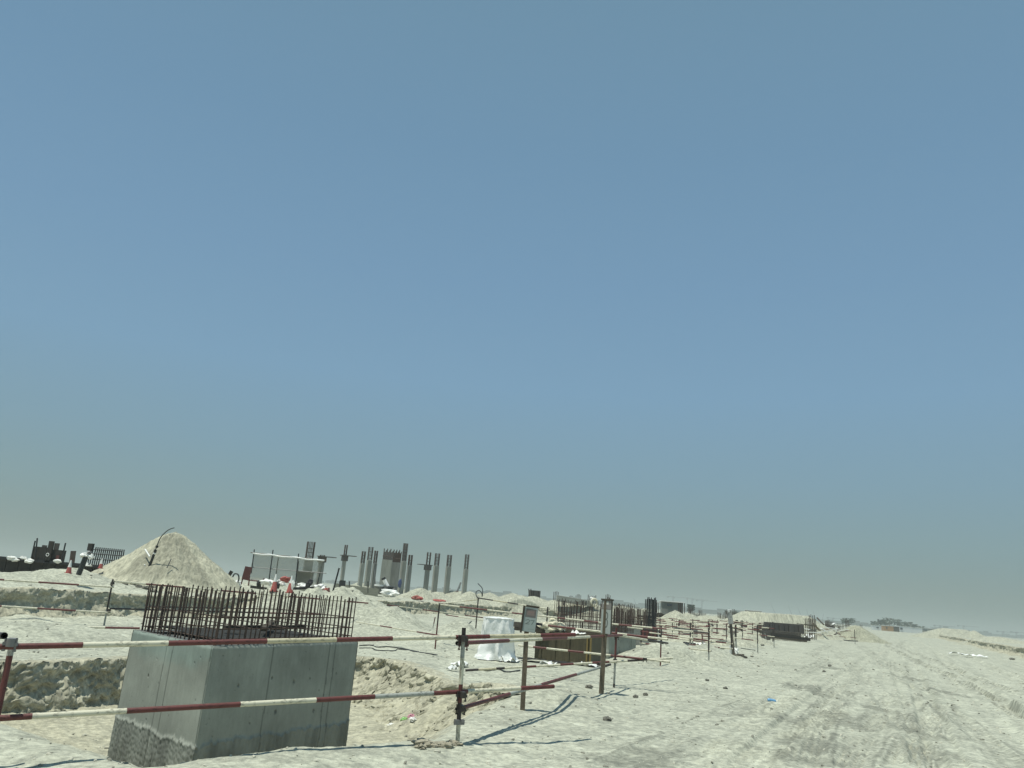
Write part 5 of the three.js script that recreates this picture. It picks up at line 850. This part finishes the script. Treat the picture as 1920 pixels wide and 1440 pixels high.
// ------------------------------------------------------------------ cables, stones and litter on the near ground
function groundLine(pts, r, m, name, lb, cat, grp) { const p = pts.map(([a, b]) => drop(a, b, r * 0.8)); single(name, curveTube(p, r, pts.length * 8, 6), m, lb, cat, p[0].clone(), grp); }
groundLine([[674, 1211], [697, 1211], [706, 1214], [730, 1215], [760, 1218], [775, 1222], [800, 1226], [820, 1229]], 0.016, M.hose, 'cable', 'upper black cable crossing the sand behind the plinth', 'cable', 'black cables on the sand');
groundLine([[674, 1216], [696, 1216], [708, 1220], [738, 1221], [748, 1218], [775, 1221], [785, 1223]], 0.014, M.hose, 'cable', 'lower black cable crossing the sand behind the plinth', 'cable', 'black cables on the sand');
groundLine([[850, 1182], [857, 1174], [868, 1171], [876, 1168]], 0.03, M.hose, 'cable', 'short thick black hose on the sand behind the tall barrier post', 'hose', 'black hoses by the post');
groundLine([[858, 1183], [866, 1176], [874, 1173], [884, 1166]], 0.03, M.hose, 'cable', 'second short black hose curving up behind the tall barrier post', 'hose', 'black hoses by the post');
groundLine([[1262, 1200], [1280, 1204], [1295, 1214], [1310, 1219], [1325, 1221], [1345, 1218], [1358, 1217]], 0.03, M.hose, 'cable', 'black cable snaking past the lone pale-footed post', 'cable', 'black cables on the sand');
groundLine([[1270, 1202], [1290, 1208], [1300, 1213], [1315, 1217], [1322, 1221]], 0.025, M.hose, 'cable', 'second black cable beside the cable at the lone post', 'cable', 'black cables on the sand');
groundLine([[1528, 1195], [1560, 1198], [1590, 1202], [1612, 1203]], 0.05, M.hose, 'cable', 'black cable on the sand at the foot of the two thin posts', 'cable', 'black cables on the sand');
groundLine([[1389, 1216], [1402, 1218], [1416, 1220]], 0.02, M.hose, 'cable', 'thin dark cord on the sand beside the leaning sign post', 'cord', 'black cables on the sand');
groundLine([[900, 1256], [915, 1259], [935, 1256], [950, 1261], [975, 1258]], 0.016, M.hose, 'cable', 'thin cable under the low rail beside the boarded sign', 'cable', 'black cables on the sand');
const stones = [[1138, 1351, 0.06, 'round grey stone on the open sand by the barrier corner'], [1105, 1290, 0.075, 'flat grey stone beside the narrow upright sign post'], [1326, 1277, 0.05, 'small dark stone on the open sand beyond the barrier corner'], [1360, 1292, 0.05, 'dark pebble with a pale top on the open sand'], [1192, 1308, 0.05, 'black stone beside a scrap on the sand before the barrier corner'], [1210, 1305, 0.05, 'black scrap of stone beside the black stone'], [1305, 1246, 0.075, 'flat brown stone beyond the ends of the fanned rails'], [1422, 1250, 0.04, 'tiny dark stone on the sand before the dark stack'], [1410, 1232, 0.07, 'dark stone beside the plank feet of the leaning sign'], [1556, 1250, 0.085, 'dark clod of sand on the open road'], [1545, 1260, 0.06, 'smaller dark clod on the open road'], [1370, 1207, 0.1, 'black lump beside the leaning sign post'], [182, 1075 + 12, 0.2, 'broken grey block on the sand bank'], [1272, 1191, 0.09, 'dark stone on the far sand bank'], [1898, 1237, 0.16, 'dark stone at the foot of the bank along the road'], [1405, 1205, 0.1, 'dark flat lump on the sand before the dark stack'], [1430, 1211, 0.1, 'dark scrap strip on the sand before the dark stack']];
stones.forEach(([px, py, s, lb], i) => { const p = drop(px, py, s * 0.35); single('stone', lump(p, s, s * 0.62, s * 0.8, i * 3.3, 0.35, 2), M.stone, lb, 'stone', p, 'loose stones on the sand'); });
[[792, 1398, 0.11], [806, 1400, 0.07], [820, 1399, 0.07], [836, 1399, 0.08], [848, 1396, 0.07], [789, 1403, 0.06], [858, 1399, 0.05]].forEach(([px, py, s], i) => { const p = drop(px, py, s * 0.2); single('sand_clod', lump(p, s, s * 0.45, s * 0.8, 40 + i * 5.1, 0.5, 2, 2.4), M.paleStone, 'brown broken clod at the foot of the tall barrier post', 'clod', p, 'clods by the barrier post'); });
{ // litter in the pit and on the road
  for (const [px, py, s, m, lb, n] of [[772, 1342, 0.055, M.pink, 'pink plastic bag on the pit floor', 'plastic_bag'], [757, 1359, 0.055, M.green, 'bright green plastic bag on the pit floor', 'plastic_bag'], [735, 1344, 0.06, M.white, 'white plastic bag on the pit floor', 'plastic_bag'], [752, 1343, 0.04, M.sack, 'cream paper scrap between the bags on the pit floor', 'paper_scrap'], [773, 1355, 0.045, M.white, 'white scrap beside the green bag on the pit floor', 'paper_scrap'], [727, 1349, 0.04, M.white, 'small white scrap beside the white bag on the pit floor', 'paper_scrap']]) { const p = drop(px, py, s * 0.5); single(n, lump(p, s * 1.1, s * 0.8, s, px, 0.5, 3, 2.2), m, lb, 'litter', p, 'litter on the pit floor'); }
  const p = drop(1447, 1317, 0.035); const t = thing('water_bottle', 'crushed blue plastic bottle lying on the road sand', 'bottle', p); const bd = new THREE.CapsuleGeometry(0.035, 0.13, 6, 12); bd.rotateZ(1.45); bd.rotateY(0.3); bd.translate(p.x, p.y, p.z); part('bottle_body', bd, M.blue, t); part('cap', rod(p.clone().add(V(0.1, -0.01, -0.03)), p.clone().add(V(0.13, -0.012, -0.04)), 0.016, 8), M.white, t);
  const w = drop(1314, 1212, 0.05); single('white_rag', crumple(w, 0.5, 0.4, 0.16, 4.1, 0.8), M.white, 'white rag by the black cable on the sand bank', 'rag', w);
  const c = drop(1815, 1232, 0.05); const g = new THREE.PlaneGeometry(2.5, 0.75, 60, 20); g.rotateX(-Math.PI / 2); const q = g.attributes.position; for (let i = 0; i < q.count; i++) { const x = q.getX(i), z = q.getZ(i); q.setXYZ(i, x, 0.06 + 0.2 * Math.abs(n2(x * 2.3, z * 4)) + 0.1 * Math.exp(-(((x + 0.8) / 0.35) ** 2)), z * (0.8 + 0.3 * n2(x * 2, 7)) + 0.1 * n2(x * 1.4, 3)); } g.computeVertexNormals(); g.rotateY(-0.35); g.translate(c.x, c.y, c.z); single('white_sheet', g, M.whiteFilm, 'long white sheet crumpled on the road sand before the right bank', 'sheet', c.clone());
}
{ // clods and grit, uncountable
  const r = rng(1234), n = 6500, geo = lump(V(0, 0, 0), 1, 0.65, 0.85, 2, 0.3, 1), im = new THREE.InstancedMesh(geo, mat(1, 1, 1, { roughness: 1 }), n), m4 = new THREE.Matrix4(), qn = new THREE.Quaternion(), c = new THREE.Color(); let k = 0;
  for (let i = 0; i < n; i++) { const D = 5.5 + 34 * Math.pow(r(), 1.6), x = (r() * 2 - 1) * D * 0.75; const [h, fr, , road] = groundInfo(x, D); if (road > 0.5 && r() < 0.6) { } const s = (0.004 + 0.016 * Math.pow(r(), 3.5)) * (0.7 + D / 22); qn.setFromEuler(new THREE.Euler(r() * 0.6, r() * 6.3, r() * 0.6)); m4.compose(V(x, h + s * 0.2, -D), qn, V(s * (1 + r()), s, s)); im.setMatrixAt(k, m4); const b = r() < 0.35 ? 0.22 : 0.48; c.setRGB(b, b * 0.98, b * 0.8); im.setColorAt(k, c); k++; }
  im.name = 'sand_clods'; im.userData = { kind: 'stuff', label: 'small clods and grit scattered over the sand', category: 'clods' }; im.castShadow = im.receiveShadow = true; scene.add(im);
}
scene.fog = new THREE.FogExp2(new THREE.Color().setRGB(0.43, 0.47, 0.43), 0.0009);
shadows(scene);
renderer.render(scene, camera);
